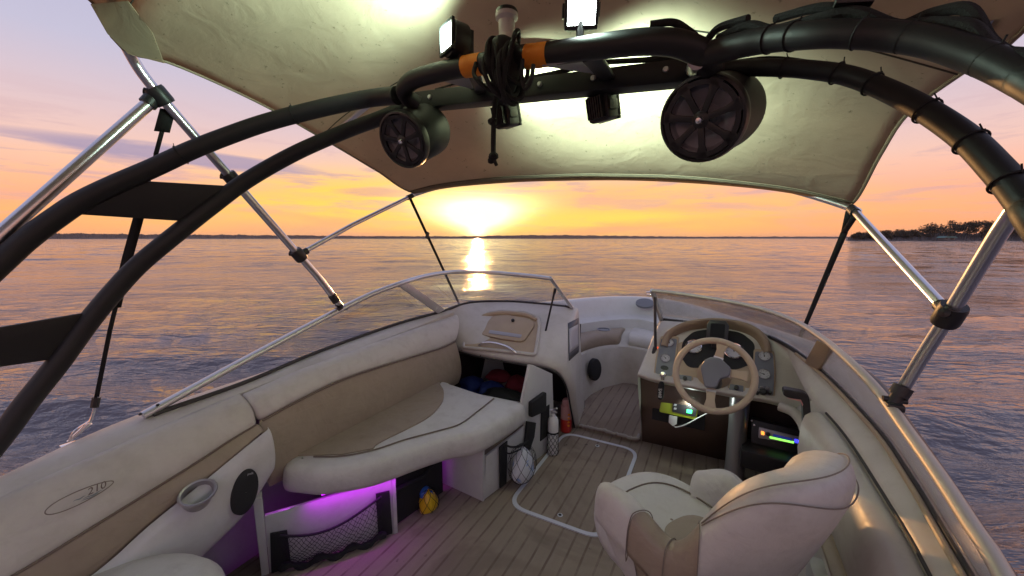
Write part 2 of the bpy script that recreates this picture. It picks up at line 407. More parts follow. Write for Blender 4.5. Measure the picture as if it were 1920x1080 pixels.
def frame(o, d, up=(0, 0, 1)):
    """matrix: local z along d, local y near up, origin o"""
    z = Vector(d).normalized(); u = Vector(up); u = (u - z * u.dot(z))
    if u.length < 1e-4: u = Vector((0, 1, 0)) - z * z.y
    y = u.normalized(); x = y.cross(z)
    m = Matrix.Identity(4)
    for i, c in enumerate((x, y, z)):
        for k in range(3): m[k][i] = c[k]
    for k in range(3): m[k][3] = o[k]
    return m
def xf(g, M): return [M @ Vector(v) for v in g[0]], g[1]
def g_lathe(prof, M=Matrix.Identity(4), seg=24, a0=0, a1=2 * math.pi):
    full = abs(a1 - a0 - 2 * math.pi) < 1e-6; n = seg if full else seg + 1; V = []
    for (r, z) in prof:
        for k in range(n):
            a = a0 + (a1 - a0) * k / seg; V.append(M @ Vector((r * math.cos(a), r * math.sin(a), z)))
    Fc = []
    for i in range(len(prof) - 1):
        for k in range(seg if full else seg):
            p, q = i * n + k, i * n + (k + 1) % n; Fc.append((p, q, q + n, p + n))
    return V, Fc
def g_disc(M, rx, ry, seg=28, h=.004):
    o = [M @ Vector((rx * math.cos(2 * math.pi * k / seg), ry * math.sin(2 * math.pi * k / seg), 0)) for k in range(seg)]
    z = (M.to_3x3() @ Vector((0, 0, 1))) * h
    return g_prism(o, z, min(h * .4, .002), 1)
def join(*gs):
    V, Fc = [], []
    for g in gs:
        n = len(V); V += list(g[0]); Fc += [tuple(i + n for i in f) for f in g[1]]
    return V, Fc
def wloc(o):
    l = Vector((0, 0, 0))
    while o is not None: l += Vector(o.location); o = o.parent
    return l
def add(name, g, mat, parent=None, smooth=True, ang=40, thick=0.0, off=0.0, sub=0, bevel=0.0, fixn=True, wire=None):
    V, Fc = g; me = bpy.data.meshes.new(name); me.from_pydata([tuple(v) for v in V], [], Fc)
    if fixn:
        bm = bmesh.new(); bm.from_mesh(me); bmesh.ops.remove_doubles(bm, verts=bm.verts, dist=1e-6); bmesh.ops.recalc_face_normals(bm, faces=bm.faces); bm.to_mesh(me); bm.free()
    me.materials.append(MATS[mat]); o = bpy.data.objects.new(name, me); COL.objects.link(o)
    if smooth:
        me.polygons.foreach_set('use_smooth', [True] * len(me.polygons))
        if not sub: me.set_sharp_from_angle(angle=R(ang))
    if parent is not None: o.parent = parent; o.location = -wloc(parent)
    if thick: md = o.modifiers.new('thick', 'SOLIDIFY'); md.thickness = thick; md.offset = off
    if bevel: md = o.modifiers.new('bevel', 'BEVEL'); md.width = bevel; md.segments = 3; md.limit_method = 'ANGLE'; md.angle_limit = R(35)
    if sub: md = o.modifiers.new('sub', 'SUBSURF'); md.levels = sub; md.render_levels = sub
    if wire: md = o.modifiers.new('net', 'WIREFRAME'); md.thickness = wire; md.use_even_offset = False
    return o
def thing(name, label, cat, loc=(0, 0, 0), group=None):
    o = bpy.data.objects.new(name, None); COL.objects.link(o); o.location = loc; o.empty_display_size = .1
    o['label'] = label; o['category'] = cat
    if group: o['group'] = group
    return o
def tag(o, label, cat, group=None):
    o['label'] = label; o['category'] = cat
    if group: o['group'] = group
    return o
def kind(o, k): o['kind'] = k; return o
def ribbon(pts, w, side):
    s = Vector(side).normalized() * (w / 2)
    return g_grid([[Vector(p) - s for p in pts], [Vector(p) + s for p in pts]])
def text_geo(s, size, M, ext=.001, shear=0.0):
    c = bpy.data.curves.new('lettering', 'FONT'); c.body = s; c.size = size; c.extrude = ext; c.shear = shear; c.align_x = 'CENTER'; c.align_y = 'CENTER'
    o = bpy.data.objects.new('lettering', c); COL.objects.link(o)
    me = bpy.data.meshes.new_from_object(o.evaluated_get(bpy.context.evaluated_depsgraph_get()))
    g = ([M @ v.co for v in me.vertices], [tuple(p.vertices) for p in me.polygons])
    bpy.data.objects.remove(o); bpy.data.curves.remove(c); bpy.data.meshes.remove(me); return g
def rounded(pts, r, n=5):
    """round the corners of a closed 3-D outline"""
    P = [Vector(p) for p in pts]; out = []
    for i, p in enumerate(P):
        a, b = P[i - 1], P[(i + 1) % len(P)]
        da, db = (a - p), (b - p); ra = min(r, da.length * .45); rb = min(r, db.length * .45)
        s, e = p + da.normalized() * ra, p + db.normalized() * rb
        for k in range(n + 1):
            t = k / n; out.append(s * (1 - t) ** 2 + p * 2 * t * (1 - t) + e * t * t)
    return out

WATER_Z = -0.42
exec_parts = []
# ================================================================== SETTING: lake, far shore, headland
def make_water():
    nr, ns = 250, 520
    r = .9 * (9500 / .9) ** (np.arange(nr) / (nr - 1)); a = np.linspace(0, 2 * np.pi, ns, endpoint=False)
    RR, A = np.meshgrid(r, a, indexing='ij'); X = RR * np.cos(A); Y = RR * np.sin(A)
    Z = np.zeros_like(X); cell = np.maximum(RR * (9500 / .9) ** (1 / (nr - 1)) - RR, RR * 2 * np.pi / ns)
    for i in range(80):
        lam = .28 * (2.4 / .28) ** rng.random(); th = R(116) + rng.normal() * .27; k = 2 * np.pi / lam
        amp = .0125 * lam ** .62 * (.6 + .8 * rng.random())
        fade = np.clip(1 - (cell / (lam * .32)) ** 2, 0, 1)
        wave = np.sin(k * (X * np.cos(th) + Y * np.sin(th)) + rng.random() * 6.28)
        grp = .6 + .4 * np.sin(.21 * k * (X * np.cos(th + 1.1) + Y * np.sin(th + 1.1)) + rng.random() * 6.28)
        Z += amp * fade * grp * (1.15 * (1 - np.abs(wave)) ** 1.0 - .6 if i % 3 == 0 else wave)
    V = np.stack([X.ravel(), Y.ravel() + 1.0, Z.ravel() + WATER_Z], 1)
    V = np.vstack([V, [[0, 1.0, WATER_Z]]])
    i, j = np.meshgrid(np.arange(nr - 1), np.arange(ns), indexing='ij'); j2 = (j + 1) % ns
    Q = np.stack([i * ns + j, i * ns + j2, (i + 1) * ns + j2, (i + 1) * ns + j], -1).reshape(-1, 4)[:, ::-1]
    Fc = Q.tolist() + [[nr * ns, int(q), int((q + 1) % ns)] for q in range(ns)]
    me = bpy.data.meshes.new('lake_water'); me.from_pydata(V.tolist(), [], Fc); me.materials.append(MATS['water'])
    me.polygons.foreach_set('use_smooth', [True] * len(me.polygons))
    o = bpy.data.objects.new('lake_water', me); COL.objects.link(o); kind(o, 'structure')
make_water()

def dirpt(px, D):
    r = ray(px, 447); h = Vector((r.x, r.y, 0)); return Vector((CAMX, 0, 0)) + h * D
def noise1(n, rough, smooth):
    v = rng.random(n); k = np.ones(smooth) / smooth; s = np.convolve(np.pad(v, smooth, mode='edge'), k, 'same')[smooth:-smooth]
    return s / max(s.max(), 1e-6) * (1 - rough) + v * rough
def woods(name, key, mat):
    """a far bank: key = (photo column, distance, height m)"""
    px = np.arange(key[0][0], key[-1][0], 1.6); D = np.interp(px, [k[0] for k in key], [k[1] for k in key]); H = np.interp(px, [k[0] for k in key], [k[2] for k in key])
    n = len(px); hn = .62 + .5 * noise1(n, .45, 7) * .8 + .18 * noise1(n, .1, 31)
    rows = [[], [], [], [], []]
    for i in range(n):
        d, h = D[i], H[i] * hn[i]
        for q, (dd, hh) in enumerate(((-25, -.5), (-10, h * .55), (0, h), (45, h * .92), (120, -.5))):
            p = dirpt(px[i] + rng.normal() * .4 * (q in (1, 3)), d + dd); p.z = WATER_Z + hh * (1 + .12 * rng.normal() * (q in (1, 3))); rows[q].append(p)
    o = add(name, g_grid(rows), mat, smooth=False); kind(o, 'stuff'); return o
woods('far_woods', [(-500, 1000, 20), (40, 1100, 17), (250, 1350, 17), (560, 1700, 15), (700, 2000, 13), (860, 2300, 14), (1000, 2300, 22), (1100, 2400, 20), (1300, 2500, 13), (1500, 2500, 14), (1640, 2500, 13)], 'far_woods')
def bank(name, key, mat, w, h):
    px = np.arange(key[0][0], key[-1][0], 6.0); D = np.interp(px, [k[0] for k in key], [k[1] for k in key]); rows = [[], [], [], []]
    for i in range(len(px)):
        for q, (dd, hh) in enumerate(((0, -.6), (w * .1, h), (w, h * 1.2), (w * 1.2, -.6))):
            p = dirpt(px[i], D[i] + dd); p.z = WATER_Z + hh * (1 + .2 * rng.normal() * (q == 1)); rows[q].append(p)
    return kind(add(name, g_grid(rows), mat), 'structure')
bank('far_shore', [(-500, 965), (40, 1065), (250, 1310), (560, 1660), (700, 1960), (860, 2260), (1100, 2360), (1640, 2460)], 'shore_sand', 260, 1.6)
bank('headland', [(1586, 330), (1640, 306), (1760, 296), (2300, 280)], 'shore_sand', 90, 1.1)

def tree(px, D, top_px, w_px, label):
    s = D / F; base = dirpt(px, D); base.z = WATER_Z + 1.0; H = (449 - top_px) * s; W = w_px * s
    t = thing('broadleaf_tree', label, 'tree', base, 'trees on the headland')
    r_ = random.Random(int(px)); tr = [(base + Vector((0, 0, -.5)))]
    for k in range(1, 5): tr.append(base + Vector((r_.gauss(0, .15), r_.gauss(0, .15), H * .16 * k)))
    gs = [g_tube(tr, [.35, .3, .25, .18, .1], 7)]
    for k in range(4):
        a = r_.random() * 6.28; gs.append(g_tube([tr[2], tr[2] + Vector((math.cos(a) * W * .2, math.sin(a) * W * .2, H * .18)), tr[2] + Vector((math.cos(a) * W * .34, math.sin(a) * W * .34, H * .34))], [.16, .11, .05], 5))
    add('trunk', join(*gs), 'bark', t)
    V, Fc = [], []; lobes = []
    for k in range(13):
        a = r_.random() * 6.28; q = r_.random() ** .5 * .36; z = H * (.34 + .50 * r_.random()); q *= 1.15 - abs(z / H - .5) * .9
        lobes.append((base + Vector((math.cos(a) * q * W, math.sin(a) * q * W, z)), W * (.15 + .08 * r_.random())))
    lobes.append((base + Vector((0, 0, H * .84)), W * .17))
    for c, rad in lobes:
        for k in range(130):
            d = Vector((r_.gauss(0, 1), r_.gauss(0, 1), r_.gauss(0, .85))).normalized(); p = c + d * rad * (.55 + .5 * r_.random())
            u = Vector((r_.gauss(0, 1), r_.gauss(0, 1), r_.gauss(0, 1))).normalized(); w = u.cross(d + Vector((.1, .2, .1))).normalized(); sz = .30 + .35 * r_.random()
            n = len(V); V += [p - u * sz, p + w * sz * .7, p + u * sz, p - w * sz * .7]; Fc.append((n, n + 1, n + 2, n + 3))
    add('crown', (V, Fc), 'foliage', t, smooth=False, fixn=False)
for q in [(1609, 300, 438, 26, 'small dark tree at the very tip of the headland'), (1635, 300, 437, 30, 'low dark tree beside the tip of the headland'), (1664, 300, 434, 34, 'low round tree left of the tall headland trees'),
          (1692, 302, 433, 34, 'round bushy tree between the low headland trees'), (1714, 304, 433, 28, 'low tree just left of the first tall headland tree'), (1744, 300, 420, 44, 'first tall broad tree on the headland, left of the teal roof'),
          (1780, 306, 414, 42, 'tall domed tree behind the teal roofed boathouse'), (1813, 302, 416, 40, 'tall tree right of the teal roofed boathouse'), (1840, 300, 415, 40, 'tall spreading tree left of the silver canopy pole'),
          (1868, 303, 416, 44, 'tall tree partly behind the silver canopy pole'), (1905, 300, 419, 46, 'tall tree at the right edge, beyond the silver pole')]: tree(*q)
woods('shore_scrub', [(1590, 312, 2.4), (1650, 312, 5.0), (1725, 310, 6.0), (1900, 308, 6.5), (2250, 300, 11)], 'far_woods')
def boathouse():
    p = dirpt(1775, 285); p.z = WATER_Z + .8; t = thing('boathouse', 'small boathouse with a teal roof at the water edge below the trees', 'boathouse', p)
    ax = _rt.copy(); ax.z = 0; ax.normalize(); ay = Vector((-ax.y, ax.x, 0)); rot = Matrix((ax, ay, Vector((0, 0, 1)))).transposed()
    add('wall', g_box(p + Vector((0, 0, .6)), (8.0, 4.5, 1.6), rot), 'house_wall', t)
    o = [p + ax * x + Vector((0, 0, z)) - ay * 2.9 for x, z in ((-5.0, 1.4), (5.0, 1.4), (3.2, 2.6), (-3.2, 2.6))]
    add('roof', g_prism(o, ay * 5.8), 'roof_teal', t)
    add('door', g_box(p - ay * 2.27 + ax * 1.5 + Vector((0, 0, .75)), (2.4, .06, 1.7), rot), 'dark_wood', t)
    add('window', g_box(p - ay * 2.27 - ax * 2.5 + Vector((0, 0, 1.0)), (1.4, .06, .9), rot), 'screen', t)
boathouse()

# ================================================================== THE BOAT: hull, deck, floor, liners
boat = thing('motorboat', 'cream open bow motorboat with teak pattern floor, seen from inside its cockpit', 'motorboat', (0, 1.0, WATER_Z))
def V3(*a): return Vector(a)
# stations from port aft round the bow to starboard aft: deck edge (rub rail) and the line the windshield stands on
OUT = [V3(-1.14, -1.7, .60), V3(-1.16, -.8, .62), V3(-1.20, .0, .64), V3(-1.262, .22, .660), V3(-1.318, .40, .683), V3(-1.330, .58, .708), V3(-1.335, .85, .72), V3(-1.34, 1.35, .735), V3(-1.34, 1.9, .75), V3(-1.33, 2.3, .765), V3(-1.27, 2.7, .775), V3(-1.10, 3.05, .78), V3(-.90, 3.35, .78), V3(-.72, 3.62, .78), V3(-.52, 3.92, .78), V3(-.28, 4.15, .78), V3(0, 4.25, .78)]
OUT += [V3(-p.x, p.y, p.z) for p in reversed(OUT[:-1]) if p.y > 2.2] + [V3(1.31, 2.0, .75), V3(1.27, 1.6, .74), V3(1.225, 1.2, .73), V3(1.18, .8, .715), V3(1.15, .3, .68), V3(1.13, -.2, .64), V3(1.10, -.8, .62), V3(1.08, -1.7, .60)]
OUTC = cr(OUT, 6)
PBASE = [V3(-1.19, .58, .737), V3(-1.19, .9, .752), at(600, 660, z=.78), at(740, 610, z=.82), at(828, 585, z=.85), at(880, 568.5, z=.853), at(950, 566, z=.853), at(1010, 570, z=.853), at(1072, 577, z=.853)]
SBASE = [at(1240, 600, z=.85), at(1340, 612, z=.85), at(1440, 632, z=.85), at(1530, 689, z=.82), at(1640, 800, z=.78), at(1715, 905, z=.765), at(1815, 1071, z=.75)]
SBASE += [V3(1.10, .6, .73), V3(1.06, .1, .70)]
PB = cr(PBASE, 6); SB = cr(SBASE, 6)

def hull_shell():
    rows = []
    for k, (s, dz) in enumerate(((1.0, -.012), (1.004, -.05), (.985, -.30), (.93, -.75), (.78, -1.15), (.30, -1.40))):
        rows.append([V3(p.x * s, 1.0 + (p.y - 1.0) * (s if p.y > 1 else 1), p.z + dz) for p in OUTC])
    add('hull', g_grid(rows), 'gelcoat_white', boat, ang=60)
    tr = [V3(p.x * 1.006, p.y + .004, p.z - .03) for p in OUTC]
    add('rub_rail', g_tube(tr, .022, 10), 'black_plastic', boat)
hull_shell()

def side_deck(pts_out, base, inner, drop, name):
    """rounded deck edge -> windshield line -> rounded inner coaming"""
    n = 70; o = resample(pts_out, n); b = resample(base, n); i_ = resample(inner, n); rows = [[] for _ in range(9)]
    for q in range(n):
        a, c, e = o[q], b[q], i_[q]; d = (a - c); d.z = 0
        rows[0].append(a + V3(0, 0, -.016)); rows[1].append(a.lerp(c, .04) + V3(0, 0, -.002)); rows[2].append(a.lerp(c, .15) + V3(0, 0, .006)); rows[3].append(a.lerp(c, .6) + V3(0, 0, .008))
        rows[4].append(c); rows[5].append(c.lerp(e, .45) + V3(0, 0, .004)); rows[6].append(c.lerp(e, .8) + V3(0, 0, .004)); rows[7].append(e); rows[8].append(e + V3(0, 0, -drop))
    return add(name, g_grid(rows), 'gelcoat', boat, ang=50)
# port side deck (aft to the console corner) and starboard side deck
pcut = [p for p in OUTC[:OUTC.index(OUTC[0]) + 1 + 6 * 10] if p.y < 2.75]
PIN = [V3(-1.03, -1.7, .61), V3(-1.05, -.6, .63), V3(-1.075, .0, .645), V3(-1.09, .25, .67), V3(-1.10, .55, .705), V3(-1.12, .82, .738), V3(-1.12, 1.4, .775), V3(-1.12, 1.9, .80), V3(-1.10, 2.35, .84)]
PBF = [V3(-1.10, -1.7, .615), V3(-1.12, -.6, .64), V3(-1.155, 0, .66), V3(-1.19, .3, .70)] + PB[:26]
side_deck(cr(OUT[:11], 6), PBF, cr(PIN, 6), .05, 'side_deck')
SIN = [at(1480, 664, z=.80), at(1521, 741, z=.745), at(1580, 812, z=.73), at(1644, 910, z=.72), at(1738, 1071, z=.715), V3(1.04, .7, .70), V3(1.0, .1, .67), V3(.97, -1.7, .63)]
sbf = [p for p in SB if p.y < 2.45 and p.x > .5] + [V3(1.04, -.6, .66), V3(1.0, -1.7, .62)]
so_pts = [p for p in OUTC if p.x > 0 and p.y < 2.62]
side_deck(so_pts, sbf, cr(SIN, 6), .02, 'side_deck')

# cockpit floor, bow floor
def floor():
    add('cockpit_floor', g_grid([[V3(-1.06, -1.7, 0), V3(1.06, -1.7, 0)], [V3(-1.10, 2.70, 0), V3(1.08, 2.70, 0)]]), 'carpet', boat)
    z = .035
    o = [at(1090, 797, z=z), at(1120, 803, z=z), at(1195, 821, z=z), V3(.28, 2.75, z), V3(.30, 3.3, z), V3(.22, 3.52, z), V3(.05, 3.62, z), V3(-.06, 3.60, z), V3(-.19, 3.40, z), V3(-.26, 3.15, z), V3(-.27, 2.75, z)]
    add('bow_floor', g_prism(rounded(o, .03, 3), (0, 0, -.05)), 'carpet', boat)
    e = cr([at(1086, 797, z=.03), at(1100, 800, z=.03), at(1125, 805, z=.03), at(1160, 814, z=.03), at(1192, 823, z=.03), at(1199, 815, z=.03)], 8)
    e = [p + V3(random.gauss(0, .0022), random.gauss(0, .003), random.gauss(0, .002)) for p in e]
    add('carpet_edge', g_tube(e, [.010 + .004 * random.random() for _ in e], 7), 'carpet_edge', boat)
floor()
def hatch():
    zt = .006; x0, x1, y0, y1 = -.252, .278, 1.628, 2.512
    out = rounded([V3(x0, y0, zt), V3(x1, y0, zt), V3(x1, y1, zt), V3(x0, y1, zt)], .115, 9)
    inn = rounded([V3(x0 + .021, y0 + .021, zt), V3(x1 - .021, y0 + .021, zt), V3(x1 - .021, y1 - .021, zt), V3(x0 + .021, y1 - .021, zt)], .098, 9)
    lid = [p + V3(0, 0, -.001) for p in inn]
    h = add('floor_hatch', g_prism([p + V3(0, 0, -.002) for p in lid], (0, 0, -.004)), 'carpet', boat)
    rows = [[p + V3(0, 0, -.006) for p in out], out, inn, [p + V3(0, 0, -.006) for p in inn]]
    add('trim_strip', g_grid(rows, True), 'trim_strip', h, ang=30)
    for px, py in ((1050, 966), (1120, 836)):
        p = at(px, py, z=.006); g = g_lathe([(.0135, 0), (.0135, .002), (.009, .003), (.0085, -.002)], Matrix.Translation(p), 20)
        la = add('finger_hole', g, 'aluminium_matte', h)
        add('finger_hole_well', g_lathe([(.0087, 0), (.0087, .0012), (.0001, .0012)], Matrix.Translation(p), 18), 'black_matte', h)
    for px, py in ((1004, 845), (955, 1042), (1010, 998)): pass
hatch()

# starboard inner side: wall with a padded bolster and dark recess, down to the floor
def starboard_liner():
    ys = np.linspace(-1.6, 1.80, 40); rows = [[] for _ in range(13)]
    base = cr(SIN, 6)
    by = [p.y for p in base][::-1]; bx = [p.x for p in base][::-1]; bz = [p.z for p in base][::-1]
    for y in ys:
        x = float(np.interp(y, by, bx)); z = float(np.interp(y, by, bz))
        for k, (dx, dz) in enumerate(((0, -.012), (-.006, -.004), (-.02, -.001), (-.045, -.006), (-.062, -.022), (-.072, -.06), (-.075, -.16), (-.068, -.22), (-.050, -.245), (-.046, -.30), (-.05, -.45))):
            rows[k].append(V3(x + dx, y, z + dz))
        rows[11].append(V3(x - .055, y, .10)); rows[12].append(V3(x - .06, y, -.01))
    add('cockpit_liner', g_grid(rows), 'gelcoat', boat, ang=50)
    s = [V3(float(np.interp(y, by, bx)) + .002, y, float(np.interp(y, by, bz)) + .0005) for y in ys]
    add('coaming_seal', g_tube(s, .0045, 8), 'rubber_seal', boat)
    tn = [V3(float(np.interp(y, by, bx)) - .060, y, float(np.interp(y, by, bz)) - .262) for y in ys if y < 1.75]
    add('side_pad', g_tube(tn, .032, 10, flat=.7), 'vinyl_tan', boat)
    lo = [V3(float(np.interp(y, by, bx)) - .085, y, .20) for y in ys if y < 1.6]
    add('storage_tray', join(ribbon(lo, .22, (0, .0, 1)), ribbon([p + V3(.03, 0, .11) for p in lo], .06, (1, 0, 0))), 'gelcoat_white', boat, thick=.012)
starboard_liner()

# ------------------------------------------------------------------ port bolster and white side panel
def port_side():
    ys = [-1.6, -.8, -.2, .05, .19, .33, .455, .608, .72, .828]
    topx = [-1.04, -1.06, -1.08, -1.085, -1.085, -1.09, -1.09, -1.095, -1.10, -1.10]; topz = [.61, .63, .64, .655, .668, .685, .70, .717, .727, .738]
    pipz = [.44, .46, .475, .49, .505, .535, .56, .592, .616, .636]; pipx = [-.965] * 6 + [-.97, -.975, -.985, -.99]
    botz = [.30, .32, .33, .345, .365, .398, .463, .52, .565, .611]; botx = [-.93] * 9 + [-.935]
    R1 = [[] for _ in range(8)]; R2 = [[] for _ in range(5)]; pip = []
    for k, y in enumerate(ys):
        T = V3(topx[k], y, topz[k]); P_ = V3(pipx[k], y, pipz[k]); B = V3(botx[k], y, botz[k])
        R1[0].append(T + V3(-.03, 0, -.03)); R1[1].append(T + V3(-.022, 0, .002)); R1[2].append(T + V3(0, 0, .012)); R1[3].append(T.lerp(P_, .12) + V3(.014, 0, .014)); R1[4].append(T.lerp(P_, .35) + V3(.026, 0, .022)); R1[5].append(T.lerp(P_, .7) + V3(.024, 0, .016)); R1[6].append(T.lerp(P_, .95) + V3(.008, 0, .006)); R1[7].append(P_)
        R2[0].append(P_); R2[1].append(P_.lerp(B, .15) + V3(.006, 0, 0)); R2[2].append(P_.lerp(B, .5) + V3(.004, 0, -.005)); R2[3].append(P_.lerp(B, .88) + V3(.0, 0, 0)); R2[4].append(B + V3(-.02, 0, -.004))
        pip.append(P_ + V3(.004, 0, 0))
    def fine(rows): return [cr(r, 6) for r in rows]
    def closed_end(rows):
        rows = fine(rows); c = sum((r[-1] for r in rows), Vector()) / len(rows)
        for r in rows: r.append(r[-1].lerp(c, .10) + V3(-.004, .014, 0)); r.append(c + V3(-.02, .016, 0))
        return rows
    # soft creases where the vinyl is pulled at its forward end
    rr = closed_end(R1)
    for i, r in enumerate(rr):
        for j, p in enumerate(r):
            if p.y > .45 and 2 < i < 7: p.z += .0045 * math.sin(p.y * 60 + i * 1.3) * (p.y - .45) * 2; p.x += .004 * math.sin(p.y * 43 - i * 2) * (p.y - .45) * 2
    b = add('coaming_bolster', g_grid(rr), 'vinyl', boat, sub=1)
    add('lower_pad', g_grid(closed_end(R2)), 'vinyl_tan', b, sub=1)
    add('piping', g_tube(cr(pip, 6), .0042, 7), 'piping', b)
    # stitched oval badge on the bolster
    c = at(152, 933, x=-.975); px_ = at(215, 903, x=-.985) - at(88, 962, x=-.985)
    e1 = px_.normalized(); nrm = V3(.80, -.05, .60); nrm = (nrm - e1 * nrm.dot(e1)).normalized(); e2 = nrm.cross(e1)
    c = at(152, 931, pl=(V3(-1.0, .36, .62) + nrm * .028, nrm))
    hw = px_.length * .5; hh = .019
    M = Matrix.Identity(4)
    for k in range(3): M[k][0], M[k][1], M[k][2], M[k][3] = e1[k], e2[k], nrm[k], c[k]
    ov = [M @ V3(hw * math.cos(t) , hh * math.sin(t) * (1 - .18 * math.cos(t)), 0) for t in np.linspace(0, 2 * math.pi, 40, endpoint=False)]
    bd = add('badge', join(g_tube(ov, .0016, 6, closed=True)), 'stitch', b)
    add('badge_number', text_geo('210', .028, M @ Matrix.Translation((hw * .45, .002, .0012)), .0006, .35), 'print_dark', bd)
    w = []
    for dy, x0, x1 in ((-.010, .0, .62), (-.014, -.06, .5), (-.004, -.25, .12)): w.append(g_tube([M @ V3(hw * (x0 + (x1 - x0) * t), dy + .0012 * math.sin(t * 9), .001) for t in np.linspace(0, 1, 10)], [.0004 + .0016 * math.sin(math.pi * t) for t in np.linspace(0, 1, 10)], 6))
    add('badge_waves', join(*w), 'print_blue', bd)
    # white moulded side panel
    Y = [-.2, .1, .25, .36, .46, .61, .72, .80, .850]; top = [.35, .355, .385, .42, .47, .527, .572, .603, .622]; bot = [.10, .12, .15, .18, .21, .262, .312, .385, .44]
    rows = [[] for _ in range(8)]
    for y, t, q in zip(Y, top, bot):
        for k, (f, dx) in enumerate(((0, -.02), (.04, .0), (.2, .012), (.45, .018), (.7, .016), (.9, .006), (1.0, -.012), (1.0, -.08))): rows[k].append(V3(-.915 + dx, y, t + (q - t) * f))
    rows = [cr(r, 6) for r in rows]
    for r in rows: r.append(r[-1] + V3(-.035, .012, 0))
    sp = add('side_panel', g_grid(rows), 'gelcoat_white', boat, sub=1)
    n = V3(.55, -.10, .83).normalized()
    M = frame(at(371, 926, x=-.90), n, (.0, 1, 0)) @ Matrix.Diagonal((.92, 1.15, 1.3, 1))
    cup = add('cup_holder', g_lathe([(.048, .000), (.050, .006), (.047, .010), (.041, .008), (.039, -.01), (.037, -.05), (.0005, -.05)], M, 32), 'silver_plate', sp)
    add('cup_holder_floor', g_lathe([(.036, -.046), (.0005, -.045)], M, 24), 'gauge_plate', cup)
    c = at(459, 922, x=-.892); M = frame(c, (1, -.08, .12), (0, .28, 1))
    spk = add('speaker_grille', g_lathe([(.0005, .010), (.028, .010), (.040, .008), (.046, .004), (.047, -.012)], M @ Matrix.Diagonal((.98, 1.78, 1, 1)), 36), 'black_matte', sp)
    add('speaker_mark', text_geo('polk', .012, M @ Matrix.Translation((.006, .066, .0105)), .0004), 'sticker_paper', spk)
port_side()

def aft_lounger():
    c = V3(-.72, .20, .30); t = thing('sun_lounger', 'rounded grey-white vinyl lounger end in the bottom left corner', 'seat cushion', c)
    prof = [(.0005, .148), (.12, .147), (.20, .140), (.245, .122), (.268, .09), (.272, .04), (.262, -.05), (.25, -.10)]
    M = Matrix.Translation(V3(-.705, .235, .278)) @ Matrix.Diagonal((1.03, 1.12, 1, 1))
    add('cushion', g_lathe(prof, M, 48), 'vinyl_seat', t)
    add('base', g_lathe([(.24, .02), (.24, -.278), (.001, -.278)], M, 40), 'gelcoat', t)
aft_lounger()
